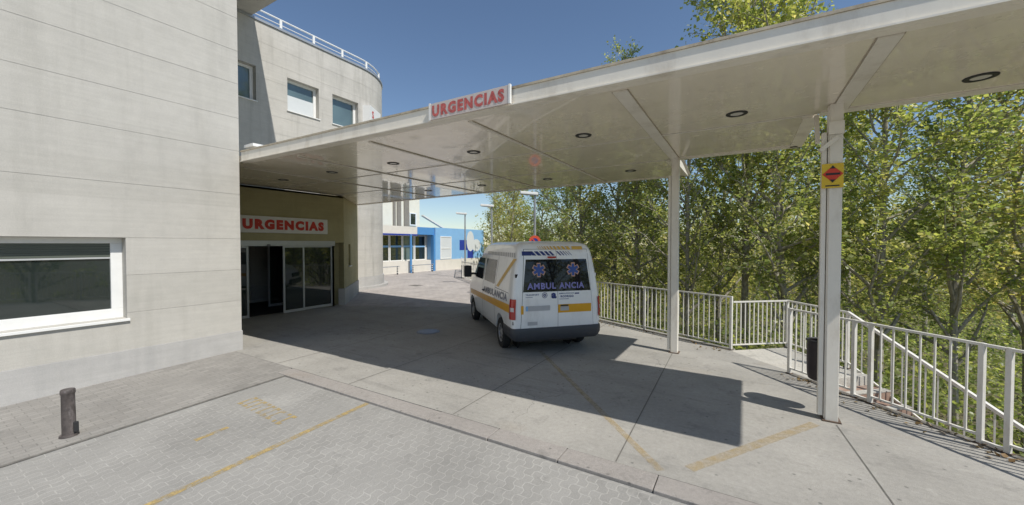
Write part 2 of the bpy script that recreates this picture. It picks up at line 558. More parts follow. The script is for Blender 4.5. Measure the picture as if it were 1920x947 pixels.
def glyphs(s, bold=0.0):
    """outline triangles of a word: points, faces, (xmin, xmax, ymin, ymax)"""
    cu = bpy.data.curves.new('lettering', 'FONT')
    cu.body = s
    cu.size = 1.0
    cu.offset = bold
    cu.space_character = 1.0 + bold * 4
    cu.resolution_u = 3
    o = bpy.data.objects.new('lettering', cu)
    COL.objects.link(o)
    dg = bpy.context.evaluated_depsgraph_get()
    me = bpy.data.meshes.new_from_object(o.evaluated_get(dg))
    pts = [(v.co.x, v.co.y) for v in me.vertices]
    fs = [tuple(p.vertices) for p in me.polygons]
    bpy.data.objects.remove(o)
    bpy.data.curves.remove(cu)
    bpy.data.meshes.remove(me)
    xs = [p[0] for p in pts]; ys = [p[1] for p in pts]
    return pts, fs, (min(xs), max(xs), min(ys), max(ys))


def word(mb, s, fmap, u0, u1, v0, v1, bold=0.02):
    """fit the word into u0..u1, v0..v1 and send each point through fmap(u, v)"""
    pts, fs, (a, b, c, d) = glyphs(s, bold)
    vs = [fmap(u0 + (x - a) / (b - a) * (u1 - u0), v0 + (y - c) / (d - c) * (v1 - v0)) for x, y in pts]
    mb.add(vs, fs)
    return mb


def interp_grid(P, u0, u1, v0, v1, nu=1, nv=1):
    vs = [P(u0 + (u1 - u0) * i / nu, v0 + (v1 - v0) * j / nv) for j in range(nv + 1) for i in range(nu + 1)]
    fs = [(j * (nu + 1) + i, j * (nu + 1) + i + 1, (j + 1) * (nu + 1) + i + 1, (j + 1) * (nu + 1) + i) for j in range(nv) for i in range(nu)]
    return vs, fs


def panel_wall(mb, P, us, z0, z1, joints, holes=(), depth=0.3, gw=0.004, gd=0.0045):
    """wall face with recessed horizontal joints and window openings.  P(u, z, d): point at depth d behind the face"""
    us = sorted(set([round(u, 4) for u in us] + [round(h[k], 4) for h in holes for k in (0, 1)]))
    bands, zz = [], z0
    for j in [j for j in joints if z0 + 0.03 < j < z1 - 0.03]:
        bands.append((zz, j - gw, 0)); bands.append((j - gw, j + gw, gd)); zz = j + gw
    bands.append((zz, z1, 0))
    cut = sorted(set([h[k] for h in holes for k in (2, 3)]))
    nb = []
    for a, b, d in bands:
        cs = [a] + [c for c in cut if a + 1e-4 < c < b - 1e-4] + [b]
        nb += [(cs[i], cs[i + 1], d) for i in range(len(cs) - 1)]

    def inside(u, z):
        return any(h[0] < u < h[1] and h[2] < z < h[3] for h in holes)
    for i in range(len(us) - 1):
        ua, ub = us[i], us[i + 1]
        prev = None
        for a, b, d in nb:
            ins = inside((ua + ub) / 2, (a + b) / 2)
            if not ins:
                mb.add([P(ua, a, d), P(ub, a, d), P(ub, b, d), P(ua, b, d)], [(0, 1, 2, 3)])
                if prev is not None and prev != d:
                    mb.add([P(ua, a, prev), P(ub, a, prev), P(ub, a, d), P(ua, a, d)], [(0, 1, 2, 3)])
            prev = d if not ins else None
    for h in holes:
        for (u_a, z_a), (u_b, z_b) in (((h[0], h[2]), (h[1], h[2])), ((h[1], h[2]), (h[1], h[3])), ((h[1], h[3]), (h[0], h[3])), ((h[0], h[3]), (h[0], h[2]))):
            mb.add([P(u_a, z_a, 0), P(u_b, z_b, 0), P(u_b, z_b, depth), P(u_a, z_a, depth)], [(0, 1, 2, 3)])
    return mb


# ------------------------------------------------------------------ ground and terrain
FENCE = [(-40, 44), (-24, 30), (-16.2, 20.6), (-11.4, 16.8), (-7.0, 13.35), (-3.73, 11.4), (-0.23, 9.68), (0.84, 10.55), (1.67, 9.3), (3.2, 7.6), (5.2, 5.2), (9.5, 0.0), (18, -10), (60, -60)]


def fence_dist(x, y):
    """signed distance to the terrace edge, positive on the outside (trees)"""
    x, y = np.asarray(x, float), np.asarray(y, float)
    best = np.full(x.shape, 1e9)
    for (ax, ay), (bx, by) in zip(FENCE[:-1], FENCE[1:]):
        dx, dy = bx - ax, by - ay
        t = np.clip(((x - ax) * dx + (y - ay) * dy) / (dx * dx + dy * dy), 0, 1)
        best = np.minimum(best, np.hypot(x - ax - t * dx, y - ay - t * dy))
    ring = [(-4000, 4400)] + FENCE + [(4000, -4000), (-4000, -4000)]
    ins = np.zeros(x.shape, bool)
    for (ax, ay), (bx, by) in zip(ring, ring[1:] + ring[:1]):
        with np.errstate(divide='ignore', invalid='ignore'):
            hit = ((ay > y) != (by > y)) & (x < (bx - ax) * (y - ay) / (by - ay if by != ay else 1e-9) + ax)
        ins ^= hit
    return np.where(ins, -best, best)


def terrain_h(x, y):
    d = fence_dist(np.asarray(x, float), np.asarray(y, float))
    t = np.clip((d - 0.2) / 7.0, 0, 1)
    s = t * t * (3 - 2 * t)
    return -1.55 - 2.2 * s + 0.12 * np.sin(np.asarray(x) * 0.9) * np.cos(np.asarray(y) * 0.8) * t


def axis_lines():
    near = list(np.arange(-45, 45.01, 0.9))
    far, s = [], 45.0
    while s < 1500:
        s *= 1.35
        far.append(s)
    return np.array([-f for f in reversed(far)] + near + far)


xs_, ys_ = axis_lines(), axis_lines() + 6
X, Y = np.meshgrid(xs_, ys_)
Z = terrain_h(X, Y)
mb = MB()
nx, ny = len(xs_), len(ys_)
mb.v = [tuple(p) for p in np.stack([X, Y, Z], -1).reshape(-1, 3)]
mb.f = [(j * nx + i, j * nx + i + 1, (j + 1) * nx + i + 1, (j + 1) * nx + i) for j in range(ny - 1) for i in range(nx - 1)]
tag(mb.build('ground', M_EARTH, smooth=True), kind='structure')

YK0, YK1 = 3.73, 4.02          # kerb strip
SL = 0.035                     # the yard in front falls gently towards the camera


def zy(y):
    return -SL * max(0.0, 3.9 - y)


# near fence line and slab edge
S0, DR = Vector((0.71, 8.41, 0)), Vector((0.667, -0.745, 0))
NRM = Vector((0.745, 0.667, 0))
slab = [(-17.0, YK1), (-9.4, YK1), (6.9, YK1)]
e1 = S0 + DR * 5.9 + NRM * 0.12
slab = [(-17.0, YK1), (e1.x, e1.y), (S0.x + NRM.x * 0.12, S0.y + NRM.y * 0.12), (-0.2, 9.52), (-0.15, 9.78), (-3.66, 11.55), (-6.9, 13.5), (-8.6, 14.75), (-8.6, 11.6), (-12.6, 9.2), (-17.0, 6.5)]
yk_e = e1.y
tag(MB().prism([(-17.0, YK1), (4.62, YK1)] + [(S0.x + NRM.x * 0.12, S0.y + NRM.y * 0.12), (-0.2, 9.52), (-0.15, 9.78), (-3.66, 11.55), (-6.9, 13.5), (-8.75, 14.9), (-8.75, 11.25), (-12.4, 9.15), (-17.0, 9.15)], -1.4, 0.0).build('forecourt_slab', M_CONC), kind='structure')
tag(MB().prism([(-17.0, 9.15), (-12.4, 9.15), (-8.75, 11.25), (-8.75, 14.9), (-11.2, 17.0), (-16.0, 20.8), (-23.8, 30.2), (-40, 46), (-60, 46), (-60, 9.15)], -1.2, 0.004).build('brick_paved_street', M_FARPAVE), kind='structure')
# paved yard in the foreground (slopes), edge strips
mbp = MB()
e2 = S0 + DR * 14 + NRM * 0.12
for (xa, xb) in ((-6.93, 4.85),):
    mbp.add([(xa, YK0, zy(YK0) - .022), (xb, YK0, zy(YK0) - .022), (17.0, -10, zy(-10) - .022), (xa, -10, zy(-10) - .022)], [(0, 1, 2, 3)])
tag(mbp.build('paved_yard', M_PAVER, fix=False), kind='structure')
mbp = MB().add([(-9.6, 4.02, 0.0), (-7.45, 4.02, 0.0), (-7.18, 3.73, 0), (-6.93, 3.73, 0.0), (-6.93, -10, zy(-10)), (-9.6, -10, zy(-10))], [(0, 1, 2, 3, 4, 5)])
mbp.add([(-6.93, 3.73, 0), (-6.93, 3.73, -.1), (-6.93, -10, zy(-10) - .1), (-6.93, -10, zy(-10))], [(0, 1, 2, 3)])
mbp = MB().add([(-9.6, 4.015, 0.0), (-7.2, 4.015, 0.0), (-6.93, 3.73, zy(3.73)), (-6.93, -10, zy(-10)), (-9.6, -10, zy(-10)),
                (-6.93, 3.73, -.12), (-6.93, -10, zy(-10) - .12)], [(0, 1, 2), (0, 2, 3, 4), (2, 5, 6, 3)])
tag(mbp.build('sidewalk', M_SIDEW), kind='structure')
# kerb stones, each about a metre long
mbk = MB()
x = -7.15
while x < 4.7:
    L = random.uniform(0.86, 1.06)
    dz = random.uniform(-0.003, 0.003)
    xa, xb = x + 0.005, min(x + L - 0.005, 4.75)
    jy = random.uniform(-0.006, 0.006)
    mbk.box(xa, xb, YK0 + jy, YK1 - 0.012 + jy, -0.16, 0.006 + dz)
    x += L
tag(mbk.build('kerb', M_KERB, bevel=0.008), kind='structure')
tag(MB().add([(-7.2, YK0 + .01, -.02), (4.75, YK0 + .01, -.02), (4.75, YK1 + .01, -.02), (-7.2, YK1 + .01, -.02)], [(0, 1, 2, 3)]).build('kerb_bedding_strip', M_JOINT, fix=False), kind='structure')
# dark expansion joints sawn in the forecourt
mbj = MB()
for xa, xb, ya, yb in ((-1.14, -1.28, YK1 + .01, 8.8), (1.2, 1.03, YK1 + .01, 6.3), (-3.35, -3.4, YK1 + .01, 11.2), (-5.55, -5.6, YK1 + .01, 12.3), (-7.7, -7.75, YK1 + .01, 11.2)):
    w = 0.0065
    mbj.add([(xa - w, ya, .004), (xa + w, ya, .004), (xb + w, yb, .004), (xb - w, yb, .004)], [(0, 1, 2, 3)])
mbj.add([(-6.95, 4.0, .0035), (-6.93, -10, zy(-10) - .018), (-6.90, -10, zy(-10) - .018), (-6.90, 3.73, -.0245 + .006)], [(0, 1, 2, 3)])
tag(mbj.build('pavement_joints', M_JOINT, fix=False), kind='structure')


# painted lines
def line_strip(pts, w, zoff=0.004):
    m_ = MB()
    for (ax, ay), (bx, by) in zip(pts[:-1], pts[1:]):
        d = Vector((bx - ax, by - ay, 0)).normalized()
        n = Vector((-d.y, d.x, 0)) * w / 2
        def zz(y):
            return zoff if y > YK0 + .05 else zy(y) - .022 + zoff
        m_.add([(ax + n.x, ay + n.y, zz(ay)), (ax - n.x, ay - n.y, zz(ay)), (bx - n.x, by - n.y, zz(by)), (bx + n.x, by + n.y, zz(by))], [(0, 1, 2, 3)])
    return m_


tag(line_strip([(-4.70, 3.72), (-4.68, -8)], 0.085).build('yellow_bay_line', M_YEL, fix=False), kind='structure')
tag(line_strip([(-3.74, 7.4), (-0.70, 4.10)], 0.085, 0.005).build('yellow_diagonal_line', M_YEL_FAINT, fix=False), kind='structure')
tag(line_strip([(-0.46, 4.28), (0.80, 6.2)], 0.115, 0.005).build('yellow_cross_line', M_YEL_FAINT, fix=False), kind='structure')
mbt = MB()
for k in range(9):          # remains of a painted word, worn past reading
    u = -6.42 + k * 0.142
    ya = 2.90 - (u + 6.42) * 0.05
    for dx, dy, w, h in ((0, 0, .035, .26), (0.04, 0.1, .06, .05), (0.04, -.1, .05, .05)):
        if random.random() < 0.85:
            xa = u + dx
            y0, y1 = ya + dy - h / 2, ya + dy + h / 2
            mbt.add([(xa, y0, zy(y0) - .018), (xa + w, y0, zy(y0) - .018), (xa + w, y1, zy(y1) - .018), (xa, y1, zy(y1) - .018)], [(0, 1, 2, 3)])
mbt.add([(-5.74, 2.0, zy(2.0) - .018), (-5.66, 2.0, zy(2.0) - .018), (-5.68, 2.36, zy(2.36) - .018), (-5.75, 2.36, zy(2.36) - .018)], [(0, 1, 2, 3)])
tag(mbt.build('worn_yellow_marking', M_YEL, fix=False), kind='structure')
# grime along the terrace edge under the railings
M_GRIME = m_paint_worn('edge_grime', (0.07, 0.055, 0.04), 0.5, 5, 0.16, 0.85)
eg = [tuple((S0 + DR * 5.5).xy), tuple(S0.xy)]
tag(line_strip(eg, 0.13, 0.0045).build('terrace_edge_grime', M_GRIME, fix=False), kind='structure')
eg = [(-0.2, 9.6), (-3.66, 11.36), (-6.9, 13.3)]
tag(line_strip(eg, 0.16, 0.0045).build('terrace_edge_grime', M_GRIME, fix=False), kind='structure')
mh = thing('manhole_cover', (-7.1, 7.54, 0), 'round dark iron manhole cover set in the shaded concrete beside the ambulance', 'manhole')
MB().lathe([(0.0, .012), (0.25, .012), (0.25, .004)], 28, 'z', (-7.1, 7.54, 0)).build('cover', M_MANHOLE, mh)
MB().lathe([(0.26, .004), (0.26, .009), (0.30, .009), (0.30, .003)], 28, 'z', (-7.1, 7.54, 0)).build('rim', M_MANHOLE, mh)
mh = thing('drain_cover', (-15.6, 15.6, 0), 'small dark drain cover lying in the sunlit brick paving before the blue building', 'drain cover')
MB().box(-15.9, -15.3, 15.35, 15.85, .004, .012).build('grate', M_JOINT, mh)

# ------------------------------------------------------------------ front building
XW, YE = -9.4, 4.17
front = thing('hospital_block', (XW, 0, 0), 'large pale concrete panelled hospital block filling the left of the view', 'building')
JO = [1.08, 1.75, 2.416, 3.377, 4.31, 5.016, 5.75, 6.45, 7.15, 7.85, 8.55, 9.25, 9.95, 10.65]
mb = MB()
panel_wall(mb, lambda u, z, d: (XW - d, u, z), [-14, -6, YE], 0.42, 11.3, JO, [(-1.2, 2.35, 0.985, 2.416)], 0.30)
mb.add([(XW, YE, .42), (-16.5, YE, .42), (-16.5, YE, 11.3), (XW, YE, 11.3)], [(0, 1, 2, 3)])
mb.add([(XW, -14, .42), (-16.5, -14, .42), (-16.5, -14, 11.3), (XW, -14, 11.3)], [(0, 1, 2, 3)])
mb.add([(-16.5, YE, .42), (-16.5, -14, .42), (-16.5, -14, 11.3), (-16.5, YE, 11.3)], [(0, 1, 2, 3)])
mb.build('wall', M_WALL, front, fix=False)
MB().box(-16.5, XW + 0.015, -14, YE + 0.015, -1.0, 0.418).build('plinth', M_PLINTH, front, bevel=0.006)
MB().box(-24, XW + 0.25, -14, 7.93, 11.305, 11.75).build('roof_slab', M_WALL, front)
win = MB()
fy0, fy1, fz0, fz1 = -1.2, 2.35, 0.985, 2.416
xf = XW - 0.20
for a in ((fy0, fy1, fz1 - .10, fz1), (fy0, fy1, fz0, fz0 + .17), (fy0, fy0 + .13, fz0 + .17, fz1 - .10), (fy1 - .15, fy1, fz0 + .17, fz1 - .10)):
    win.box(xf - .06, xf, a[0], a[1], a[2], a[3])
wfr = win.build('window_frame', M_WHITE, front, bevel=0.006)
MB().box(xf - .055, xf - .045, fy0 + .13, fy1 - .15, fz0 + .17, fz1 - .35).build('pane', M_GLASS, wfr)
sh = MB()
zt = fz1 - .10
while zt > fz1 - .34:
    sh.box(xf - .05, xf - .028, fy0 + .13, fy1 - .15, zt - .036, zt - .002)
    zt -= .04
sh.build('roller_shutter', M_SHUTTER, wfr)
MB().box(xf - .05, xf - .018, fy0 + .13, fy1 - .15, zt - .03, zt - .002).build('shutter_rail', M_ALU, wfr)
MB().box(xf - .02, XW + 0.045, fy0 - .03, fy1 + .03, fz0 - .045, fz0 - .002).build('sill', M_WHITE, front, bevel=0.004)

# ------------------------------------------------------------------ rear curved wing with the casualty entrance
XR, YC, RR = -16.7, 12.9, 3.0
wing = thing('curved_wing', (XR, 10, 0), 'weathered concrete wing with a rounded end and square windows rising behind the canopy', 'building')
arc_len = RR * 2.4


def P_wing(u, z, d):
    if u <= YC:
        return (XR - d, u, z)
    t = min((u - YC) / RR, 2.4)
    r = RR - d
    return (XR - RR + r * math.cos(t), YC + r * math.sin(t), z)


WINS = [(6.55, 8.05, 8.0, 9.38), (9.28, 10.70, 8.0, 9.38), (11.38, 12.80, 8.0, 9.38)]
us = [4, 6] + [YC + arc_len * i / 26 for i in range(27)]
mb = MB()
panel_wall(mb, P_wing, us, 0.62, 11.2, [1.3, 2.0, 2.7, 3.38, 4.1, 4.8, 5.5, 6.2, 6.9, 7.6, 8.3, 9.0, 9.7, 10.4], WINS, 0.34, gd=0.005)
back = [P_wing(YC + arc_len, 0, 0)]
bx, by = back[0][0], back[0][1]
mb.add([(bx, by, .62), (bx - 8, by - 4, .62), (bx - 8, by - 4, 11.2), (bx, by, 11.2)], [(0, 1, 2, 3)])
mb.build('wall', M_WALL_REAR, wing, fix=False, smooth=True)
rf = [(P_wing(u, 0, .15)[0], P_wing(u, 0, .15)[1]) for u in us]
MB().prism(rf + [(bx - 8, by - 4), (bx - 8, 4)], 10.95, 11.19).build('roof', M_GALV, wing)
mb = MB()
for a, b in zip(us[:-1], us[1:]):
    p = [P_wing(u, 0, d) for u in (a, b) for d in (-.05, .1)]
    q = [(p[0][0], p[0][1]), (p[2][0], p[2][1]), (p[3][0], p[3][1]), (p[1][0], p[1][1])]
    mb.add([(x, y, 11.203) for x, y in q] + [(x, y, 11.30) for x, y in q], [(0, 1, 2, 3), (4, 5, 6, 7), (0, 1, 5, 4), (2, 3, 7, 6)])
mb.build('coping', M_GALV, wing)
mb = MB()
for a, b in zip(us[:-1], us[1:]):
    pa = [P_wing(u, 0, d) for u in (a, b) for d in (-.06, .1)]
    q = [(pa[0][0], pa[0][1]), (pa[2][0], pa[2][1]), (pa[3][0], pa[3][1]), (pa[1][0], pa[1][1])]
    mb.add([(x, y, -.6) for x, y in q] + [(x, y, .616) for x, y in q], [(0, 1, 2, 3), (4, 5, 6, 7), (0, 1, 5, 4), (2, 3, 7, 6)])
    pa = [P_wing(u, 0, d) for u in (a, b) for d in (-.28, -.058)]
    q = [(pa[0][0], pa[0][1]), (pa[2][0], pa[2][1]), (pa[3][0], pa[3][1]), (pa[1][0], pa[1][1])]
    mb.add([(x, y, -.6) for x, y in q] + [(x, y, .13) for x, y in q], [(0, 1, 2, 3), (4, 5, 6, 7), (0, 1, 5, 4), (2, 3, 7, 6)])
mb.build('plinth', M_PLINTH, wing)
rail = MB()
pts = [P_wing(4 + (YC + arc_len - 4) * i / 40, 0, 0.12) for i in range(41)]
pts = [(p[0], p[1], 11.72) for p in pts]
rail.tube(pts, 0.035, 8)
rail.tube([(p[0], p[1], 11.5) for p in pts], 0.02, 6)
rr = rail.build('roof_railing', M_WHITE, wing, smooth=True)
for i in range(9):
    u = 6.2 + i * 1.45
    p = P_wing(u, 0, 0.12)
    MB().box(p[0] - .03, p[0] + .03, p[1] - .05, p[1] + .05, 11.3, 11.74).build('post', M_WHITE, rr)
for i, (a, b, c, d) in enumerate(WINS):
    w = MB()
    x1 = XR - .24
    for q in ((a, b, d - .10, d), (a, b, c, c + .07), (a, a + .07, c + .07, d - .10), (b - .12, b, c + .07, d - .10)):
        w.box(x1 - .08, x1, *q)
    fr = w.build('window', M_WHITE, wing)
    zmid = c + .07 + (d - c - .17) * (0.55 if i == 1 else 0.02)
    MB().box(x1 - .07, x1 - .05, a + .07, b - .12, zmid, d - .10).build('pane', M_GLASS_B, fr)
    if i == 1:
        MB().box(x1 - .06, x1 - .035, a + .07, b - .12, c + .07, zmid).build('blind', M_BLIND, fr)
    MB().box(x1 - .02, XR + .05, a - .04, b + .04, c - .04, c - .003).build('sill', M_WHITE, fr)

# entrance block under the canopy
XE = -13.0
ent = thing('casualty_entrance', (XE, 8, 0), 'shaded ochre entrance front under the canopy with sliding glass doors', 'entrance')
e = MB()
panel_wall(e, lambda u, z, d: (XE - d, u, z), [YE, 5.3, 8.86, 9.27], 0.0, 4.097, [], [(5.3, 8.86, -0.5, 2.42), (8.86, 9.27, -0.5, 2.36)], 0.35)
cd = Vector((-1, 1, 0)).normalized()
L_ch = 3.68
c0 = Vector((XE, 9.27, 0))
panel_wall(e, lambda u, z, d: (c0.x + cd.x * u - d * .707, c0.y + cd.y * u - d * .707, z), [0, L_ch], 0.62, 4.097, [], [(1.05, 1.55, 1.42, 2.3)], 0.25)
e.box(-16.6, XE - .36, 9.27, 9.4, 0, 4.06)
e.add([(-15.602, 11.872, 0), (-16.75, 11.872, 0), (-16.75, 11.872, 4.097), (-15.602, 11.872, 4.097)], [(0, 1, 2, 3)])
e.prism([(XE, 4.2), (XE, 9.27), (XE - 2.6, 11.87), (-16.65, 11.87), (-16.65, 4.2)], 4.03, 4.096)
e.build('wall', M_ENTRY, ent, fix=False)
mbq = MB()
for ua, ub in ((-.02, L_ch),):
    pts = [(c0.x + cd.x * u + .707 * k, c0.y + cd.y * u + .707 * k) for u, k in ((ua, .03), (ub, .03), (ub, -.2), (ua, -.2))]
    mbq.prism(pts, -.3, .618)
mbq.build('plinth', M_PLINTH, ent)
MB().box(XE - .36, XE - .30, 8.86, 9.27, 0, 2.36).build('side_panel', M_ENTRY, ent)
pn = c0 + cd * 1.3 - Vector((.707, .707, 0)) * .2
q0, q1 = c0 + cd * 1.05, c0 + cd * 1.55
nn = Vector((.707, .707, 0))
MB().add([tuple(q0 - nn * .2 + Vector((0, 0, 1.42))), tuple(q1 - nn * .2 + Vector((0, 0, 1.42))), tuple(q1 - nn * .2 + Vector((0, 0, 2.3))), tuple(q0 - nn * .2 + Vector((0, 0, 2.3)))], [(0, 1, 2, 3)]).build('window', M_GLASS, ent, fix=False)
sl = MB()
sl.bar(q0 + Vector((0, 0, 1.405)) - nn * .05, q1 + Vector((0, 0, 1.405)) - nn * .05, .22, .03)
sl.build('sill', M_WHITE, ent)
# lobby behind the doors
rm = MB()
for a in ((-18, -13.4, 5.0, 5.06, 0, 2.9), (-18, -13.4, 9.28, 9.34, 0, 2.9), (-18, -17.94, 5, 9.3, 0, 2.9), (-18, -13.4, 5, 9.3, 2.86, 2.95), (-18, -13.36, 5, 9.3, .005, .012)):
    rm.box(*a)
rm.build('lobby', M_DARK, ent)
MB().box(XE - .30, XE + .04, 5.3, 8.88, 2.24, 2.418).build('door_header', M_ALU, ent, bevel=0.01)
MB().lathe([(0, 0), (.06, 0), (.05, .03), (0, .035)], 14, 'z', (XE + .05, 6.55, 2.26)).build('sensor', M_BLACK, ent)


def leaf(name, x, y0, y1, z0, z1, w=.055):
    f = MB()
    f.box(x - .02, x + .02, y0, y0 + w, z0, z1).box(x - .02, x + .02, y1 - w, y1, z0, z1)
    f.box(x - .019, x + .019, y0 + w, y1 - w, z0, z0 + .09).box(x - .019, x + .019, y0 + w, y1 - w, z1 - .05, z1)
    o = f.build(name, M_ALU, ent)
    MB().box(x - .006, x + .006, y0 + w, y1 - w, z0 + .09, z1 - .05).build('pane', M_GLASS, o)
    return o


leaf('door_leaf', XE - .02, 7.02, 7.74, .02, 2.24)
leaf('door_leaf', XE - .10, 7.70, 8.84, .02, 2.24)
leaf('door_leaf', XE - .10, 5.32, 6.02, .02, 2.24)
leaf('inner_door', -14.9, 7.5, 8.9, .02, 2.3)

# sign over the doors
sg = thing('door_sign', (XE, 7, 2.9), 'long white sign board with red URGENCIAS letters above the sliding doors', 'sign')
MB().box(XE + .004, XE + .10, 5.5, 8.55, 2.66, 3.18).build('board', M_SIGNW, sg, bevel=0.01)
tx = MB()
word(tx, 'URGENCIAS', lambda u, v: (XE + .106, u, v), 5.78, 8.40, 2.765, 3.085, 0.075)
tx.build('lettering', M_RED, sg, fix=False)
# box sign on the curved wall, mostly behind the canopy
th = -0.47
o0 = Vector((-16.36, 13.25, 0))
bd = Vector((-.47, .88, 0)).normalized()
bn = Vector((bd.y, -bd.x, 0))
ws = thing('wall_box_sign', tuple(o0 + Vector((0, 0, 8.8))), 'white box sign with a red letter on the curved wall, half hidden by the canopy', 'sign')
b_ = MB()
b_.prism([tuple((o0 + bd * s + bn * k).xy) for s, k in ((0, 0), (1.35, 0), (1.35, -.45), (0, -.45))], 8.1, 9.36)
b_.build('board', M_WHITE, ws)
tx = MB()
word(tx, 'S', lambda u, v: tuple(o0 + bd * u + bn * .006 + Vector((0, 0, v))), .22, .45, 8.78, 9.16, .03)
tx.build('lettering', M_RED, ws, fix=False)

# ------------------------------------------------------------------ canopy
ZS, YF, XEND = 4.10, 4.28, 3.05
YL, YR = 4.19, 4.385           # the front edge is not quite square to the wall
can = thing('entrance_canopy', (-3, 8, 0), 'wide cream steel canopy with stepped back edge sheltering the ambulance bay', 'canopy')
# soffit deck: stepped plan
steps = [(-16.62, 13.0 - .3), (-1.30, 11.15), (.87, 8.90), (XEND, 6.86)]
poly = [(-12.97, YL + .06), (-9.38, YL + .06), (XEND - .06, YR + .06), (XEND - .06, 6.80), (.81, 6.80), (.81, 8.84), (-1.36, 8.84), (-1.36, 11.09), (-8.4, 11.14), (-16.62, 11.69), (-16.62, 9.0), (-12.97, 9.0)]
MB().prism(poly, ZS, ZS + .14).build('soffit', M_SOFFIT, can)


def chan(mb_, p, q, nx_, ny_, top=True):
    """fascia: web with a protruding lower lip between p and q, outward normal (nx_, ny_)"""
    (ax, ay), (bx_, by_) = p, q
    def sect(k0, k1, z0, z1):
        mb_.prism([(ax + nx_ * k0, ay + ny_ * k0), (bx_ + nx_ * k0, by_ + ny_ * k0), (bx_ + nx_ * k1, by_ + ny_ * k1), (ax + nx_ * k1, ay + ny_ * k1)], z0, z1)
    sect(-.058, -.008, ZS - .012, ZS + .195)
    sect(-.008, 0.014, ZS - .012, ZS + .006)
    sect(-.17, -.0585, ZS - .014, ZS - .002)
    return sect


fa = MB()
EDGES = [((-9.38, YL), (XEND, YR), 0, -1), ((XEND, YR + .06), (XEND, 6.86), 1, 0), ((XEND, 6.86), (.87, 6.86), 0, 1), ((.87, 6.92), (.87, 8.90), 1, 0), ((.87, 8.90), (-1.30, 8.90), 0, 1), ((-1.30, 8.96), (-1.30, 11.15), 1, 0), ((-1.30, 11.15), (-8.4, 11.2), 0, 1), ((-8.4, 11.2), (-16.6, 11.75), 0, 1)]
tp = MB()
for p, q, a, b in EDGES:
    s = chan(fa, p, q, a, b)
    (ax, ay), (bx_, by_) = p, q
    for k0, k1, z0, z1 in ((-.07, .006, ZS + .197, ZS + .225),):
        tp.prism([(ax + a * k0, ay + b * k0), (bx_ + a * k0, by_ + b * k0), (bx_ + a * k1, by_ + b * k1), (ax + a * k1, ay + b * k1)], z0, z1)
fa.build('fascia', M_FASCIA, can)
tp.build('roof_edge', M_FASCIA_TOP, can)
rp = [(-12.9, YL + .12), (XEND - .1, YR + .12), (XEND - .1, 6.74), (.77, 6.74), (.77, 8.78), (-1.4, 8.78), (-1.4, 11.0), (-16.5, 11.0), (-16.5, 9.2), (-12.9, 9.2)]
MB().prism(rp, ZS + .145, ZS + .19).build('roof_sheet', M_GALV, can)
MB().box(-9.38, -9.0, YF - .02, YF + .5, ZS + .30, ZS + .36).build('flashing', M_WHITE, can)
# flat cross beams under the soffit and thin cover strips
for x, y1 in ((1.06, 6.7), (-1.27, 8.78), (-3.45, 11.05), (-5.65, 11.05), (-7.85, 11.05), (-10.05, 11.05)):
    w = .085 if x > -2 else .03
    cb_ = MB().box(x - w, x + w, YF + .28, y1, ZS - .016, ZS - .002).build('cross_beam', M_STEEL, can)
    MB().box(x - w - .012, x - w - .001, YF + .28, y1, ZS - .006, ZS - .001).build('seam', M_SEAM, cb_)
    MB().box(x + w + .001, x + w + .012, YF + .28, y1, ZS - .006, ZS - .001).build('seam', M_SEAM, cb_)
st = MB()
for y, xa, xb in ((6.79, -12.9, .8), (8.82, -12.9, -1.36)):
    st.box(xa, xb, y - .02, y + .02, ZS - .008, ZS - .003)
st.build('cover_strip', M_STEEL, can)
for x, y in ((2.16, 6.2), (-.11, 6.2), (-2.3, 6.12), (-4.55, 6.12), (-6.72, 6.05), (-8.85, 6.0), (-11.05, 6.0), (-2.41, 9.65), (-4.68, 9.7), (-6.9, 9.7), (-9.1, 9.7)):
    r = MB().lathe([(.082, .012), (.085, -.012), (.13, -.010), (.135, -.001)], 24, 'z', (x, y, ZS)).build('downlight', M_BLACK, can, smooth=True)
    MB().lathe([(0, -.007), (.08, -.006), (.082, .004)], 20, 'z', (x, y, ZS)).build('lens', M_SMOKED, r, smooth=True)


def canopy_post(x, y):
    p = MB()
    p.box(x - .02, x + .115, y, y + .15, 0, ZS - .002)                 # main tube
    o = p.build('post', M_STEEL, can, bevel=0.008)
    MB().box(x - .095, x - .04, y + .03, y + .12, .05, ZS - .35).build('downpipe', M_STEEL, o, bevel=0.012)
    s = MB()
    for z in (.5, 1.9, 3.2):
        s.box(x - .0402, x - .0205, y + .06, y + .1, z, z + .05)
    s.box(x - .032, x - .0202, y + .02, y + .14, .02, ZS - .02)
    s.build('back_strip', M_STEEL, o)
    MB().box(x - .05, x + .145, y - .03, y + .18, .002, .014).build('base_plate', M_RUST, o)
    return o


p1 = canopy_post(.945, 6.38)
MB().box(.95 - .04, 1.065, 6.345, 6.378, 3.70, 3.86).build('clamp', M_STEEL, p1)
MB().bar((.82, 6.34, 3.50), (1.0, 6.36, 3.66), .07, .05).build('cable_box', M_STEEL, p1)
br = MB()
br.bar((.83, 6.75, 4.06), (.83, 6.6, 3.66), .05, .05)
br.build('brace', M_STEEL, p1)
p2 = canopy_post(-1.30, 8.72)
MB().bar((-1.12, 8.8, 4.06), (-1.0, 8.8, 3.75), .05, .05).build('brace', M_STEEL, p2)

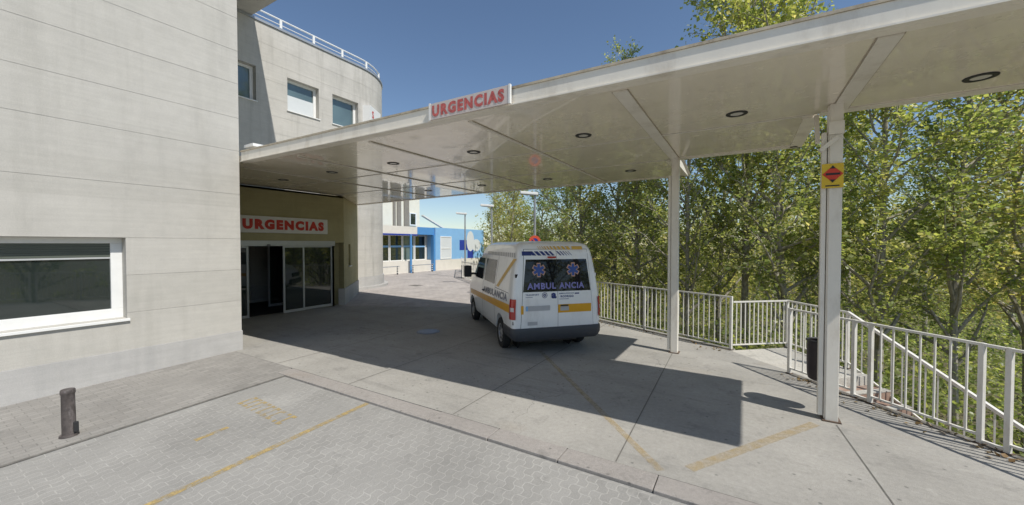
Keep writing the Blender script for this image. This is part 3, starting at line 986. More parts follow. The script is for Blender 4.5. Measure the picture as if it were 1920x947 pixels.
# faded sign on the fascia
sg = thing('canopy_sign', (-3.27, YF, ZS), 'faded white sign plate with peeling red URGENCIAS letters on the canopy fascia', 'sign')
MB().box(-3.93, -2.60, YF - .045, YF - .012, ZS + .0, ZS + .23).build('board', M_SIGNFADE, sg)
for xa in (-2.598, -3.955):
    MB().box(xa, xa + .025, YF - .05, YF - .01, ZS - .005, ZS + .24).build('end_trim', M_WHITE, sg)
tx = MB()
word(tx, 'URGENCIAS', lambda u, v: (u, YF - .049, v), -3.89, -2.66, ZS + .035, ZS + .2, .055)
tx.build('lettering', M_REDFADE, sg, fix=False)
# warning plate on the near post
wp = thing('warning_plate', (1.0, 6.36, 3.2), 'yellow square plate with a red diamond fixed to the near canopy post', 'sign')
wx0, wx1, wz0, wz1 = .845, 1.065, 3.02, 3.33
MB().box(wx0, wx1, 6.352, 6.364, wz0, wz1).build('plate', M_SAFEY, wp, bevel=0.003)
dcx, dcz, dr_ = (wx0 + wx1) / 2, 3.195, .105
MB().add([(dcx - dr_, 6.348, dcz), (dcx, 6.348, dcz - dr_), (dcx + dr_, 6.348, dcz), (dcx, 6.348, dcz + dr_)], [(0, 1, 2, 3)]).build('diamond', M_SAFER, wp, fix=False)
bl = MB()
for s in (1, -1):
    bl.add([(dcx - .03, 6.345, dcz + s * .07), (dcx + .03, 6.345, dcz + s * .07), (dcx, 6.345, dcz + s * .11)], [(0, 1, 2)])
bl.add([(dcx - .07, 6.345, dcz - .012), (dcx + .075, 6.345, dcz - .012), (dcx + .075, 6.345, dcz + .014), (dcx - .07, 6.345, dcz + .014)], [(0, 1, 2, 3)])
bl.add([(dcx - .07, 6.348, 3.04), (dcx + .07, 6.348, 3.04), (dcx + .07, 6.348, 3.055), (dcx - .07, 6.348, 3.055)], [(0, 1, 2, 3)])
bl.build('symbol', M_BLACK, wp, fix=False)
# litter bin hung on the near post
bn_ = thing('litter_bin', (1.0, 6.75, .45), 'dark oval litter bin hung behind the near canopy post', 'bin')
bw = MB()
n = 26
prof = [(.72, .43), (.9, .45), (.97, .52), (1.0, .7), (1.0, .92), (.97, .97)]
base = len(bw.v)
for k_, z in prof:
    for i in range(n):
        t = 2 * PI * i / n
        bw.v.append((0.94 + .18 * k_ * math.cos(t), 6.72 + .16 * k_ * math.sin(t), z))
for j in range(len(prof) - 1):
    for i in range(n):
        bw.f.append((j * n + i, j * n + (i + 1) % n, (j + 1) * n + (i + 1) % n, (j + 1) * n + i))
bw.f.append(tuple(range(n)))
bw.build('bucket', M_BIN, bn_, smooth=True)
hd_ = MB()
for k_ in range(n):
    pass
hd_.tube([(0.94 + .18 * math.cos(2 * PI * i / n), 6.72 + .16 * math.sin(2 * PI * i / n), .975) for i in range(n + 1)], .014, 6, False)
hd_.build('rim', M_BLACK, bn_, smooth=True)
MB().box(.96, 1.04, 6.542, 6.575, .62, .9).build('bracket', M_GALV, bn_)

# ------------------------------------------------------------------ railings
BAL = {}


def railing(p, q, nb, label, ends=(1, 1), h=1.15, ext=0.0, group='white railing panels along the terrace edge', pw=.05, zb=0.0):
    p, q = Vector((p[0], p[1], zb)), Vector((q[0], q[1], zb))
    mid = (p + q) / 2
    t = thing('railing', tuple(mid), label, 'railing', group)
    ang = math.atan2(q.y - p.y, q.x - p.x)
    up = Vector((0, 0, 1))
    MB().bar(p + up * h, q + up * h + (q - p).normalized() * ext, .045, .03).build('top_rail', M_RAIL, t)
    if ext:
        MB().bar(q + up * .04, q + up * .04 + (q - p).normalized() * ext, .035, .025).build('link_bar', M_RAIL, t)
    MB().bar(p + up * .10, q + up * .10, .035, .025).build('bottom_rail', M_RAIL, t)
    key = (round(h, 2), zb)
    if key not in BAL:
        m_ = MB().box(-.009, .009, -.009, .009, .113, h - .016)
        BAL[key] = m_.build('baluster', M_RAIL, t, local=True)
        first = BAL[key]
    else:
        first = None
    for k in range(nb):
        l = (p + (q - p) * ((k + .85) / (nb + .7))) - mid
        if first is not None:
            first.location = l
            first.rotation_euler = (0, 0, ang)
            first = None
        else:
            share(BAL[key], 'baluster', t, l, ang)
    for e_, pt in zip(ends, (p, q)):
        if e_:
            m_ = MB()
            d = (q - p).normalized() * pw / 2
            n_ = Vector((-d.y, d.x, 0))
            vs = [(pt + s).xy for s in (d + n_, -d + n_, -d - n_, d - n_)]
            m_.prism([tuple(v) for v in vs], zb - .02, zb + h + .018)
            po_ = m_.build('post', M_RAIL, t, bevel=0.004)
            MB().bar(pt - d * 1.7 + up * .006, pt + d * 1.7 + up * .006, .085, .011).build('foot_plate', M_RUST, po_)
    return t


A0, A1 = Vector((-.23, 9.66)), Vector((-3.73, 11.38))
dA = (A1 - A0).normalized()
railing(A0, A0 + dA * 2.28, 17, 'white railing panel between the stair landing and the far canopy post')
railing(A0 + dA * 2.33, A0 + dA * 4.6, 17, 'white railing panel between the far canopy post and the ambulance', (0, 1))
FP = [A0 + dA * 4.65, Vector((-7.0, 13.25)), Vector((-9.2, 14.95)), Vector((-11.4, 16.7)), Vector((-13.8, 18.6)), Vector((-16.2, 20.5)), Vector((-19.0, 24.0)), Vector((-21.5, 27.1))]
LBF = ['white railing panel mostly hidden behind the rear of the ambulance', 'white railing panel standing behind the middle of the ambulance', 'white railing panel seen past the front of the ambulance', 'white railing panel beyond the ambulance roof near the second lamp',
       'white railing panel just short of the farthest lamp post', 'white railing panel just past the farthest lamp post', 'distant white railing panel at the end of the street']
for i in range(len(FP) - 1):
    L = (FP[i + 1] - FP[i]).length
    railing(FP[i], FP[i + 1], int(L / .17), LBF[i], (0, 1))
railing((-.20, 9.70), (.84, 10.55), 12, 'white railing panel closing the back of the pale stair landing', (0, 1), 1.04)
railing((.86, 10.52), (1.66, 9.32), 11, 'white railing panel on the far side of the landing above the stairs', (0, 1), 1.04)
np_ = lambda s: tuple((S0 + DR * s).xy)
railing(np_(0), np_(1.08), 7, 'short white railing panel behind the near canopy post and litter bin', ext=.2)
railing(np_(1.31), np_(2.47), 7, 'white railing panel right of the near canopy post in front of the stairs', ext=.19)
railing(np_(2.69), np_(3.88), 7, 'white railing panel cut by the right edge of the photo', ext=.14)
for i in range(4):
    s = 4.05 + i * 1.4
    railing(np_(s), np_(s + 1.2), 7, ['white railing panel next beyond the right edge of the photo', 'white railing panel mirrored in the hospital window, nearer one', 'white railing panel mirrored in the hospital window, middle one', 'white railing panel mirrored in the hospital window, farthest one'][i])

# stair with its sloping outer handrail
stx = thing('stairway', tuple(S0), 'concrete and brick stairway going down behind the near white railing', 'stairs')
MB().prism([(-.19, 9.66), (.84, 10.56), (1.70, 9.32), tuple((S0 + DR * .35 + NRM * 1.32).xy), tuple((S0 + DR * .35 + NRM * .13).xy), tuple((S0 + NRM * .13).xy), (-.2, 9.53)], -.5, -.012).build('landing', M_LANDING, stx)
for k in range(12):
    s0, z = .352 + k * .30, -.17 - k * .156
    m_ = MB()
    c = [(S0 + DR * (s0 + a) + NRM * b).xy for a, b in ((0, .14), (.32, .14), (.32, 1.32), (0, 1.32))]
    m_.prism([tuple(x) for x in c], z - .5, z)
    o = m_.build('step', M_BRICKSTEP, stx)
    m_ = MB()
    c = [(S0 + DR * (s0 + a) + NRM * b).xy for a, b in ((.22, .15), (.327, .15), (.327, 1.31), (.22, 1.31))]
    m_.prism([tuple(x) for x in c], z + .001, z + .022)
    m_.build('nosing', M_LANDING, o)
hr = thing('stair_handrail', (1.67, 9.3, 0), 'white handrail with balusters sloping down the far side of the stairs', 'handrail')
R0 = Vector((1.67, 9.30, 1.03))
R1 = R0 + DR * 4.0 + Vector((0, 0, -.515 * 4.0))
MB().bar(R0, R1, .055, .045).build('top_rail', M_RAIL, hr)
MB().bar(R0 - Vector((0, 0, .92)), R1 - Vector((0, 0, .92)), .03, .025).build('bottom_rail', M_RAIL, hr)
b0 = None
for k in range(26):
    pt = R0 + (R1 - R0) * ((k + .5) / 26) - Vector((0, 0, 1.0))
    l = pt - Vector((1.67, 9.3, 0))
    if b0 is None:
        b0 = MB().box(-.009, .009, -.009, .009, .07, .985).build('baluster', M_RAIL, hr, local=True)
        b0.location = l
    else:
        share(b0, 'baluster', hr, l)

# ------------------------------------------------------------------ bollard
bo = thing('bollard', (-7.21, 1.25, zy(1.25)), 'short rusty dark bollard with flaking paint on the walk beside the building', 'bollard')
zb = zy(1.25)
b_ = MB().lathe([(.0, .0), (.064, .0), (.063, .3), (.061, .52), (.068, .53), (.068, .57), (.058, .585), (0, .585)], 20, 'z', (-7.21, 1.25, zb))
b_.build('shaft', M_BOLLARD, bo, smooth=True)
MB().lathe([(.0, .025), (.085, .025), (.09, .0)], 20, 'z', (-7.21, 1.25, zb)).build('base_plate', M_BOLLARD, bo)
MB().box(-7.165, -7.125, 1.275, 1.32, zb + .05, zb + .17).build('hinge_block', M_BLACK, bo, bevel=.004)
bo.rotation_euler = (0, math.radians(-2.0), 0)

# ------------------------------------------------------------------ ambulance (built about its own rear-centre point, x forward, y left)
VH = math.atan2(.678, -.735)
van = thing('ambulance', (-3.255, 7.262, 0), 'white ambulance van with amber stripe and tinted rear windows parked under the canopy', 'ambulance', rz=VH)
ZK = [.36, .45, .75, 1.0, 1.2, 1.35, 1.65, 1.95, 2.13, 2.22, 2.29, 2.335, 2.36, 2.37]
YK = [.93, .965, .985, .985, .972, .957, .917, .868, .836, .81, .77, .70, .56, .40]
RK = [.07, .03, .02, .02, .03, .045, .075, .105, .13, .16, .22, .32, .5, .8]
FK = [5.08, 5.2, 5.2, 5.13, 4.86, 4.45, 4.12, 3.76, 3.52, 3.36, 3.2, 3.0, 2.8, 2.5]
RRK = [.10, .10, .10, .10, .10, .10, .10, .10, .11, .12, .14, .18, .22, .25]


def vy(z): return float(np.interp(z, ZK, YK))
def vr(z): return float(np.interp(z, ZK, RK))


def v_rear(y, z, off=.004):
    return (vr(z) - off, y, z)


def v_side(x, z, off=.004, s=1):
    return (x, s * (vy(z) + off), z)


def v_corner(t, z, off, s=1, r=.10):
    a = vy(z) - r
    return (vr(z) + r - (r + off) * math.cos(t), s * (a + (r + off) * math.sin(t)), z)


def v_ring(z):
    i = lambda K: float(np.interp(z, ZK, K))
    w, xr, xf, rr = i(YK), i(RK), i(FK), i(RRK)
    rf_ = .42 if z < 1.1 else .34
    rf_ = min(rf_, w * .8)
    half = []
    for k in range(4):
        half.append((xr, (w - rr) * k / 4))
    for k in range(7):
        t = PI / 2 * k / 6
        half.append((xr + rr - rr * math.cos(t), w - rr + rr * math.sin(t)))
    for k in range(1, 14):
        half.append((xr + rr + (xf - rf_ - xr - rr) * k / 14, w))
    for k in range(9):
        t = PI / 2 * k / 8
        half.append((xf - rf_ + rf_ * math.sin(t), w - rf_ + rf_ * math.cos(t)))
    for k in range(1, 5):
        half.append((xf + (.04 if z < 1.3 else .05) * (1 - (1 - k / 4) ** 2), (w - rf_) * (1 - k / 4)))
    full = half + [(x, -y) for x, y in reversed(half[1:-1])]
    return [(x, y, z) for x, y in full]


zl = sorted(set(ZK + [.38, .6, .88, 1.1, 1.5, 1.8, 2.05, 2.18, 2.26, 2.315, 2.35]))
mb = MB()
rings = [v_ring(z) for z in zl]
N = len(rings[0])
for r in rings:
    mb.v += r
for j in range(len(rings) - 1):
    for i in range(N):
        mb.f.append((j * N + i, j * N + (i + 1) % N, (j + 1) * N + (i + 1) % N, (j + 1) * N + i))
mb.f.append(tuple(range(N)))
top = len(mb.v)
tri = rings[-1]
mb.f.append(tuple((len(rings) - 1) * N + i for i in reversed(range(N))))
body = mb.build('body', M_VAN, van, local=True, smooth=True)
# wheel arches cut through the lower body
cut = MB()
for x in (1.0, 4.3):
    for s in (1, -1):
        cut.lathe([(0, s * 1.2), (.405, s * 1.2), (.405, s * .62), (0, s * .62)], 36, 'y', (x, 0, .36))
co = cut.build('arch_cutter', M_BLACK, van, local=True)
md = body.modifiers.new('arches', 'BOOLEAN')
md.operation = 'DIFFERENCE'
md.object = co
md.solver = 'EXACT'
dg = bpy.context.evaluated_depsgraph_get()
dg.update()
me2 = bpy.data.meshes.new_from_object(body.evaluated_get(dg))
body.modifiers.clear()
body.data = me2
bpy.data.objects.remove(co)
me2.materials.clear()
me2.materials.append(M_VAN)
me2.polygons.foreach_set('material_index', [0] * len(me2.polygons))
me2.polygons.foreach_set('use_smooth', [True] * len(me2.polygons))
me2.set_sharp_from_angle(angle=math.radians(40))
# dark wells, floor
w_ = MB()
w_.box(.4, 4.9, -.6, .6, .22, .36)
for x in (1.0, 4.3):
    for s in (1, -1):
        w_.lathe([(0.0, s * .615), (.40, s * .615)], 24, 'y', (x, 0, .36))
w_.build('underbody', M_BLACK, van, local=True)


def vpatch(F, pts, nu, nv, name=None, mat=None, parent=None, mb_=None):
    """four corners (u, v) mapped onto the body by F"""
    m_ = mb_ or MB()
    (a, b), (c, d), (e_, f_), (g_, h_) = pts
    vs = []
    for j in range(nv + 1):
        for i in range(nu + 1):
            s, t = i / nu, j / nv
            u = (1 - t) * ((1 - s) * a + s * c) + t * ((1 - s) * g_ + s * e_)
            v = (1 - t) * ((1 - s) * b + s * d) + t * ((1 - s) * h_ + s * f_)
            vs.append(F(u, v))
    fs = [(j * (nu + 1) + i, j * (nu + 1) + i + 1, (j + 1) * (nu + 1) + i + 1, (j + 1) * (nu + 1) + i) for j in range(nv) for i in range(nu)]
    m_.add(vs, fs)
    if name:
        return m_.build(name, mat, parent or van, local=True, fix=False)
    return m_


def rectp(u0, u1, v0, v1, sh=0.0):
    return [(u0, v0), (u1, v0), (u1 + sh, v1), (u0 + sh, v1)]


R_ = lambda off: (lambda u, v: v_rear(u, v, off))
S_ = lambda off, s=1: (lambda u, v: v_side(u, v, off, s))
# rear doors: thin proud leaves with a dark gap between and around them
gap = MB()
vpatch(R_(.0015), [(-.807, .60), (.807, .60), (.707, 2.202), (-.707, 2.202)], 2, 30, mb_=gap)
gap.build('door_gap', M_BLACK, van, local=True, fix=False)
doors = []
for s in (1, -1):
    m_ = MB()
    pts = rectp(s * .003, s * .775, .608, 2.195, 0)
    pts[1] = (s * .80, .608); pts[2] = (s * .70, 2.195)
    vpatch(R_(.006), pts, 2, 30, mb_=m_)
    d = m_.build('rear_door', M_VAN, van, local=True, fix=False)
    doors.append(d)
    # window
    p = rectp(s * .003, s * .735, 1.335, 1.99)
    p[1] = (s * .748, 1.335); p[2] = (s * .672, 1.99)
    m_ = MB()
    vpatch(R_(.010), p, 3, 14, mb_=m_)
    w = m_.build('rear_window', M_GLASS_CAR, d, local=True, fix=False)
    # star of life
    cy, cz = s * .38 + .02, 1.775
    def star(Rr, wd, off):
        pts_ = []
        for k in range(6):
            a = PI / 2 + k * PI / 3
            ca, sa = math.cos(a), math.sin(a)
            for du, dv in ((-wd, Rr), (wd, Rr)):
                pts_.append((ca * dv + sa * du, sa * dv - ca * du))
            b2 = a - 0
        # order: arms counter-clockwise with the inner corners between them
        out = []
        for k in range(6):
            a = PI / 2 + k * PI / 3
            ca, sa = math.cos(a), math.sin(a)
            out.append((ca * Rr + sa * wd, sa * Rr - ca * wd))
            out.append((ca * Rr - sa * wd, sa * Rr + ca * wd))
            b2 = a + PI / 6
            out.append((math.cos(b2) * 2 * wd, math.sin(b2) * 2 * wd))
        m2 = MB()
        m2.add([v_rear(cy + x * 1.0, cz + y, off) for x, y in out], [tuple(range(18))])
        m2.add([], [])
        return m2
    star(.145, .043, .0135).build('star_border', M_PEACH, w, local=True, fix=False)
    star(.122, .029, .0165).build('star_emblem', M_STARB, w, local=True, fix=False)
# lettering on the rear glass (reads from outside: +y is on the viewer's left)
for s_, st_, ua, ub in ((1, 'AMBUL', .66, .035), (-1, 'ANCIA', -.035, -.60)):
    m_ = MB()
    word(m_, st_, lambda u, v: v_rear(u, v, .0135), ua, ub, 1.385, 1.515, .035)
    m_.build('lettering', M_VANGREY if False else M_LILAC, doors[0 if s_ > 0 else 1], local=True, fix=False)
# upper hatching: blue row and amber row
m_ = MB()
vpatch(R_(.0135), rectp(.80 - .05, .545, 2.07, 2.155), 1, 2, mb_=m_)
u = .525
wd = .085
for k in range(11):
    if u < -.5:
        break
    vpatch(R_(.0135), rectp(u, u - wd, 2.07, 2.155, .085), 1, 2, mb_=m_) if not (abs(u - .0) < .02) else None
    u -= wd + .035 + k * .001
    wd = max(.012, wd - .0085)
m_.build('blue_hatching', M_VANB, van, local=True, fix=False)
m_ = MB()
vpatch(R_(.022), rectp(-.36, -.60, 2.19, 2.26), 1, 3, mb_=m_)
u, wd = -.33, .075
for k in range(10):
    vpatch(R_(.022), rectp(u, u + wd, 2.19, 2.26, .04), 1, 3, mb_=m_)
    u += wd + .035
    wd = max(.010, wd - .0085)
m_.build('amber_hatching', M_VANYP, van, local=True, fix=False)
MB().box(.06, .10, .03, .20, 2.015, 2.05).build('brake_light', M_TAIL, van, local=True)
# stripe around the rear and along the side
m_ = MB()
vpatch(R_(.0105), rectp(-.75, .0, .895, 1.065), 2, 4, mb_=m_)
m_.build('amber_stripe', M_VANY, doors[1], local=True, fix=False)
vpatch(R_(.0105), rectp(.745, .80, .895, 1.065), 1, 4, 'amber_stripe', M_VANY, doors[0])
for s in (1, -1):
    m_ = MB()
    vpatch(S_(.004, s), [(.14, .90), (4.55, .80), (4.55, .94), (.14, 1.07)], 40, 5, mb_=m_)
    m_.build('side_stripe', M_VANY, van, local=True, fix=False)
    m_ = MB()
    vpatch(S_(.0045, s), [(1.42, 1.33), (1.20, 1.33), (.10, 2.0), (.32, 2.0)], 8, 16, mb_=m_)
    m_.build('diagonal_stripe', M_VANYP, van, local=True, fix=False)
    m_ = MB()
    for k in range(17):
        u = .22 + k * .15
        vpatch(S_(.0045, s), rectp(u, u + .075, 2.03, 2.12, .07), 1, 4, mb_=m_)
    m_.build('side_hatching', M_VANGREY, van, local=True, fix=False)
    # side glass
    for u0, u1 in ((1.62, 2.72), (2.92, 3.72)):
        m_ = MB()
        p = rectp(u0, u1, 1.36, 1.93)
        if u1 > 3.5:
            p[1] = (4.18, 1.36); p[2] = (3.66, 1.93)
        vpatch(S_(.005, s), p, 6, 14, mb_=m_)
        m_.build('side_window', M_GLASS_CAR, van, local=True, fix=False)
    m_ = MB()
    for x in (1.50, 2.83):
        vpatch(S_(.0015, s), rectp(x, x + .012, .45, 2.05), 1, 20, mb_=m_)
    vpatch(S_(.0015, s), rectp(.35, 1.5, 1.285, 1.295), 1, 1, mb_=m_)
    m_.build('panel_seam', M_BLACK, van, local=True, fix=False)
    MB().box(2.62, 2.80, s * .985, s * 1.01, 1.08, 1.11).build('door_handle', M_BLACK, van, local=True)
    # word along the side
    m_ = MB()
    a, b = (2.75, .42) if s > 0 else (.42, 2.75)
    word(m_, 'AMBULANCIA', lambda u, v: v_side(u, v - (u - .42) * .028, .006, s), a, b, 1.11, 1.27, .03)
    m_.build('lettering', M_VANG, van, local=True, fix=False)
    # tail lamps wrap the corner
    m_ = MB()
    nz, nt_ = 8, 8
    vs = [v_corner(.25 + (PI / 2 - .25 + 0) * i / nt_, .79 + (1.20 - .79) * j / nz, .02, s) for j in range(nz + 1) for i in range(nt_ + 1)]
    for j in range(nz + 1):
        z = .79 + (1.20 - .79) * j / nz
        vs.append((vr(z) + .10 + .075, s * (vy(z) + .012), z))
    fs = [(j * (nt_ + 1) + i, j * (nt_ + 1) + i + 1, (j + 1) * (nt_ + 1) + i + 1, (j + 1) * (nt_ + 1) + i) for j in range(nz) for i in range(nt_)]
    q = (nz + 1) * (nt_ + 1)
    fs += [(j * (nt_ + 1) + nt_, q + j, q + j + 1, (j + 1) * (nt_ + 1) + nt_) for j in range(nz)]
    m_.add(vs, fs)
    tl = m_.build('tail_light', M_TAIL, van, local=True, smooth=True)
    m_ = MB()
    vs = [v_corner(.55 + (PI / 2 - .75) * i / 6, .95 + .08 * j / 3, .0225, s) for j in range(4) for i in range(7)]
    m_.add(vs, [(j * 7 + i, j * 7 + i + 1, (j + 1) * 7 + i + 1, (j + 1) * 7 + i) for j in range(3) for i in range(6)])
    m_.build('reversing_lens', M_TAILW, tl, local=True, fix=False)
    # hinges
    h = MB()
    for z in (.72, 1.66):
        h.box(.045 if z < 1 else .085, .10 if z < 1 else .12, s * (vy(z) - .075), s * (vy(z) - .02), z - .035, z + .035)
    h.build('door_hinge', M_BLACK if s > 0 else M_VAN, van, local=True)
    # front: head lamps, mirrors
    MB().box(4.62, 4.95, s * .80, s * .93, .82, 1.06).build('headlight', M_TAILW, van, local=True, bevel=.05)
    mr = MB().box(4.16, 4.28, s * 1.03, s * 1.25, 1.32, 1.66).build('mirror', M_BLACK, van, local=True, bevel=.03)
    MB().bar((4.22, s * .93, 1.42), (4.22, s * 1.06, 1.42), .06).build('mirror_arm', M_BLACK, mr, local=True)
# bumper
m_ = MB()
zs_b = [.35, .39, .46, .54, .58, .605, .612]
off = [.0, .03, .045, .045, .04, .03, .0]
def bump_ring(z, o):
    pts_ = []
    w = vy(z)
    r = .12
    for k in range(-14, 15):
        if abs(k) <= 4:
            pts_.append((vr(.6) - o, (w - r) * k / 4.0, z))
        elif abs(k) <= 9:
            t = PI / 2 * (abs(k) - 4) / 5
            pts_.append((vr(.6) + r - (r + o) * math.cos(t), math.copysign(w - r + (r + o) * math.sin(t), k), z))
        else:
            x = vr(.6) + r + (.60 - r) * (abs(k) - 9) / 5
            pts_.append((x, math.copysign(w + o * .8, k), z))
    return pts_
rings = [bump_ring(z, o) for z, o in zip(zs_b, off)]
nb_ = len(rings[0])
for r in rings:
    m_.v += r
for j in range(len(rings) - 1):
    for i in range(nb_ - 1):
        m_.f.append((j * nb_ + i, j * nb_ + i + 1, (j + 1) * nb_ + i + 1, (j + 1) * nb_ + i))
m_.build('bumper', M_BUMP, van, local=True, smooth=True)
m_ = MB()
for s in (1, -1):
    vpatch(S_(.008, s), rectp(1.42, 3.87, .362, .44), 8, 3, mb_=m_)
m_.build('sill_trim', M_VAN, van, local=True, fix=False)
# plate, badges, small writing
npl = vpatch(R_(.016), rectp(.70, .18, .955, 1.055), 1, 1, 'number_plate', M_VANGREY)
vpatch(R_(.0175), rectp(.70, .655, .957, 1.053), 1, 1, 'blue_band', M_BLUE1, npl)
MB().box(-.01, .02, -.22, -.06, 1.03, 1.055).build('door_handle', M_BLACK, van, local=True)
m_ = MB()
vpatch(R_(.013), rectp(-.05, -.24, .935, 1.02), 1, 1, mb_=m_)
m_.build('handle_recess', M_VANGREY, van, local=True, fix=False)
m_ = MB()
vpatch(R_(.0115), rectp(.66, .45, .665, .735), 1, 1, mb_=m_)
m_.build('sticker', M_VANGREY, van, local=True, fix=False)
m_ = MB()
word(m_, 'TRANSPORT', lambda u, v: v_rear(u, v, .011), .70, .41, 1.262, 1.292, .02)
vpatch(R_(.011), rectp(.70, .55, 1.225, 1.233), 1, 1, mb_=m_)
word(m_, 'AMBULANCIAS', lambda u, v: v_rear(u, v, .011), -.02, -.36, 1.275, 1.300, .02)
word(m_, 'RODRIGO', lambda u, v: v_rear(u, v, .011), -.06, -.35, 1.205, 1.25, .03)
vpatch(R_(.011), rectp(-.38, -.48, 1.268, 1.292), 1, 1, mb_=m_)
vpatch(R_(.011), rectp(-.03, -.24, 1.17, 1.178), 1, 1, mb_=m_)
m_.build('lettering', M_VANB, van, local=True, fix=False)
m_ = MB()
word(m_, 'a', lambda u, v: v_rear(u, v, .011), .145, .03, 1.19, 1.305, .05)
for r0, r1 in ((.048, .058), (.0, .03)):
    n = 20
    vs = [v_rear(.29 + r * math.cos(2 * PI * k / n), 1.262 + r * math.sin(2 * PI * k / n), .011) for r in (max(r0, .012), r1) for k in range(n)]
    m_.add(vs, [(k, (k + 1) % n, n + (k + 1) % n, n + k) for k in range(n)])
m_.build('emblem', M_VANB, van, local=True, fix=False)
# windscreen and bonnet line
m_ = MB()
vs, nn_ = [], 12
zz = [1.40, 1.55, 1.65, 1.8, 1.95, 2.08]
for z in zz:
    xf = float(np.interp(z, ZK, FK)); w = vy(z)
    for k in range(nn_ + 1):
        y = (w - .34) * (2 * k / nn_ - 1)
        vs.append((xf + .05 * (1 - (abs(y) / (w - .34)) ** 2) + .006, y, z))
m_.add(vs, [(j * (nn_ + 1) + i, j * (nn_ + 1) + i + 1, (j + 1) * (nn_ + 1) + i + 1, (j + 1) * (nn_ + 1) + i) for j in range(len(zz) - 1) for i in range(nn_)])
m_.build('windscreen', M_GLASS_CAR, van, local=True, fix=False)
MB().box(5.12, 5.29, -.70, .70, .40, .62).build('front_bumper', M_BUMP, van, local=True, bevel=.04)
MB().box(5.20, 5.262, -.45, .45, .72, .92).build('grille', M_BLACK, van, local=True, bevel=.02)
# wheels
def wheel(x, s):
    ty = MB()
    R0_ = .338
    ty.lathe([(.20, s * .80), (.29, s * .79), (.325, s * .81), (R0_, s * .84), (R0_, s * .93), (.325, s * .965), (.29, s * .975), (.205, s * .965)], 40, 'y', (x, 0, R0_))
    w = ty.build('wheel', M_TYRE, van, local=True, smooth=True)
    rm_ = MB()
    yo = s * .962
    n = 40
    c = (x, 0, R0_)
    rm_.lathe([(.208, s * .945), (.205, yo), (.178, yo - s * .008), (.172, yo - s * .02)], n, 'y', c)
    rm_.lathe([(.0, yo - s * .0), (.05, yo - s * .0), (.062, yo - s * .012), (.105, yo - s * .016)], n, 'y', c)
    for k in range(8):
        a = k * PI / 4
        t = .17
        p = []
        for r, da in ((.103, -t * 1.3), (.103, t * 1.3), (.174, t), (.174, -t)):
            p.append((x + r * math.cos(a + da), yo - s * .017, R0_ + r * math.sin(a + da)))
        rm_.add(p, [(0, 1, 2, 3)])
    rm_.build('rim', M_RIM, w, local=True, smooth=True)
    MB().lathe([(.0, yo - s * .06), (.2, yo - s * .06)], 24, 'y', c).build('brake_disc', M_BLACK, w, local=True)
for x in (1.0, 4.3):
    for s in (1, -1):
        wheel(x, s)

# ------------------------------------------------------------------ buildings at the end of the street
blue = thing('blue_annexe', (-23, 25, 0), 'low blue and white annexe with long windows and a painted cross mark', 'building')
XB = -23.3
b = MB()
b.box(-28.6, XB + .12, 14.0, 25.2, -.5, .95)
b.build('base_wall', M_FARW, blue)
MB().box(-28.6, XB - .5, 14.0, 25.2, .952, 3.1).build('wall', M_FARW, blue)
MB().box(-28.6, XB + .3, 14.0, 23.2, 3.102, 3.72).build('fascia', M_FARW, blue)
MB().box(-28.6, XB + .305, 23.203, 25.2, 3.102, 3.72).build('blue_fascia', M_BLUE2, blue)
MB().box(XB + .3, XB + .34, 14.0, 23.2, 3.0, 3.12).build('fascia_trim', M_NAVY, blue)
MB().box(-28.6, XB + .45, 25.203, 32.4, .952, 3.74).build('blue_wall', M_BLUE1, blue)
MB().box(-28.6, XB + .47, 25.203, 32.4, -.5, .95).build('white_base', M_FARW, blue)
MB().box(XB + .1, XB + .44, 25.0, 25.2, -.2, 3.1).build('corner_panel', M_BLUE2, blue)
y = 15.6
for k in range(7):
    w = 1.28
    f_ = MB()
    for q in ((y, y + .07, .96, 3.05), (y + w - .07, y + w, .96, 3.05), (y + .07, y + w - .07, .96, 1.03), (y + .07, y + w - .07, 2.98, 3.05)):
        f_.box(XB - .45, XB - .38, *q)
    fr = f_.build('window', M_WHITE, blue)
    MB().box(XB - .44, XB - .42, y + .07, y + w - .07, 1.03, 2.98).build('pane', M_GLASS_B if k % 3 == 2 else M_GLASS, fr)
    MB().box(XB - .417, XB - .41, y + .07, y + w - .07, 2.05, 2.2).build('blue_band', M_BLUE1, fr)
    y += 1.33
pp = MB().tube([(XB + .38, 22.4, 0), (XB + .38, 22.4, 3.1)], .09, 10).build('blue_pipe', M_BLUE2, blue)
f_ = MB()
for q in ((25.8, 25.9, 1.0, 3.0), (27.2, 27.3, 1.0, 3.0), (25.9, 27.2, 2.92, 3.0), (25.9, 27.2, 1.0, 1.08), (25.9, 27.2, 1.9, 1.96)):
    f_.box(XB + .451, XB + .49, *q)
fr = f_.build('window', M_WHITE, blue)
MB().box(XB + .452, XB + .46, 25.9, 27.2, 1.08, 2.92).build('pane', M_BLIND, fr)
# painted mark: cross with pale discs
lg = MB()
lg.box(XB + .452, XB + .462, 28.5, 30.2, 1.75, 2.7)
lg.box(XB + .452, XB + .462, 29.7, 30.6, .96, 1.75)
lgo = lg.build('cross_mark', M_NAVY, blue)
for cy, cz, ry, rz_ in ((30.15, 2.6, .6, .98), (31.1, 2.2, .75, .6)):
    n = 24
    x_ = XB + .468 + (0.004 if cy > 30.6 else 0)
    MB().add([(x_, cy + ry * math.cos(2 * PI * k / n), cz + rz_ * math.sin(2 * PI * k / n)) for k in range(n)], [tuple(range(n))]).build('pale_disc', M_BLIND, lgo, fix=False)
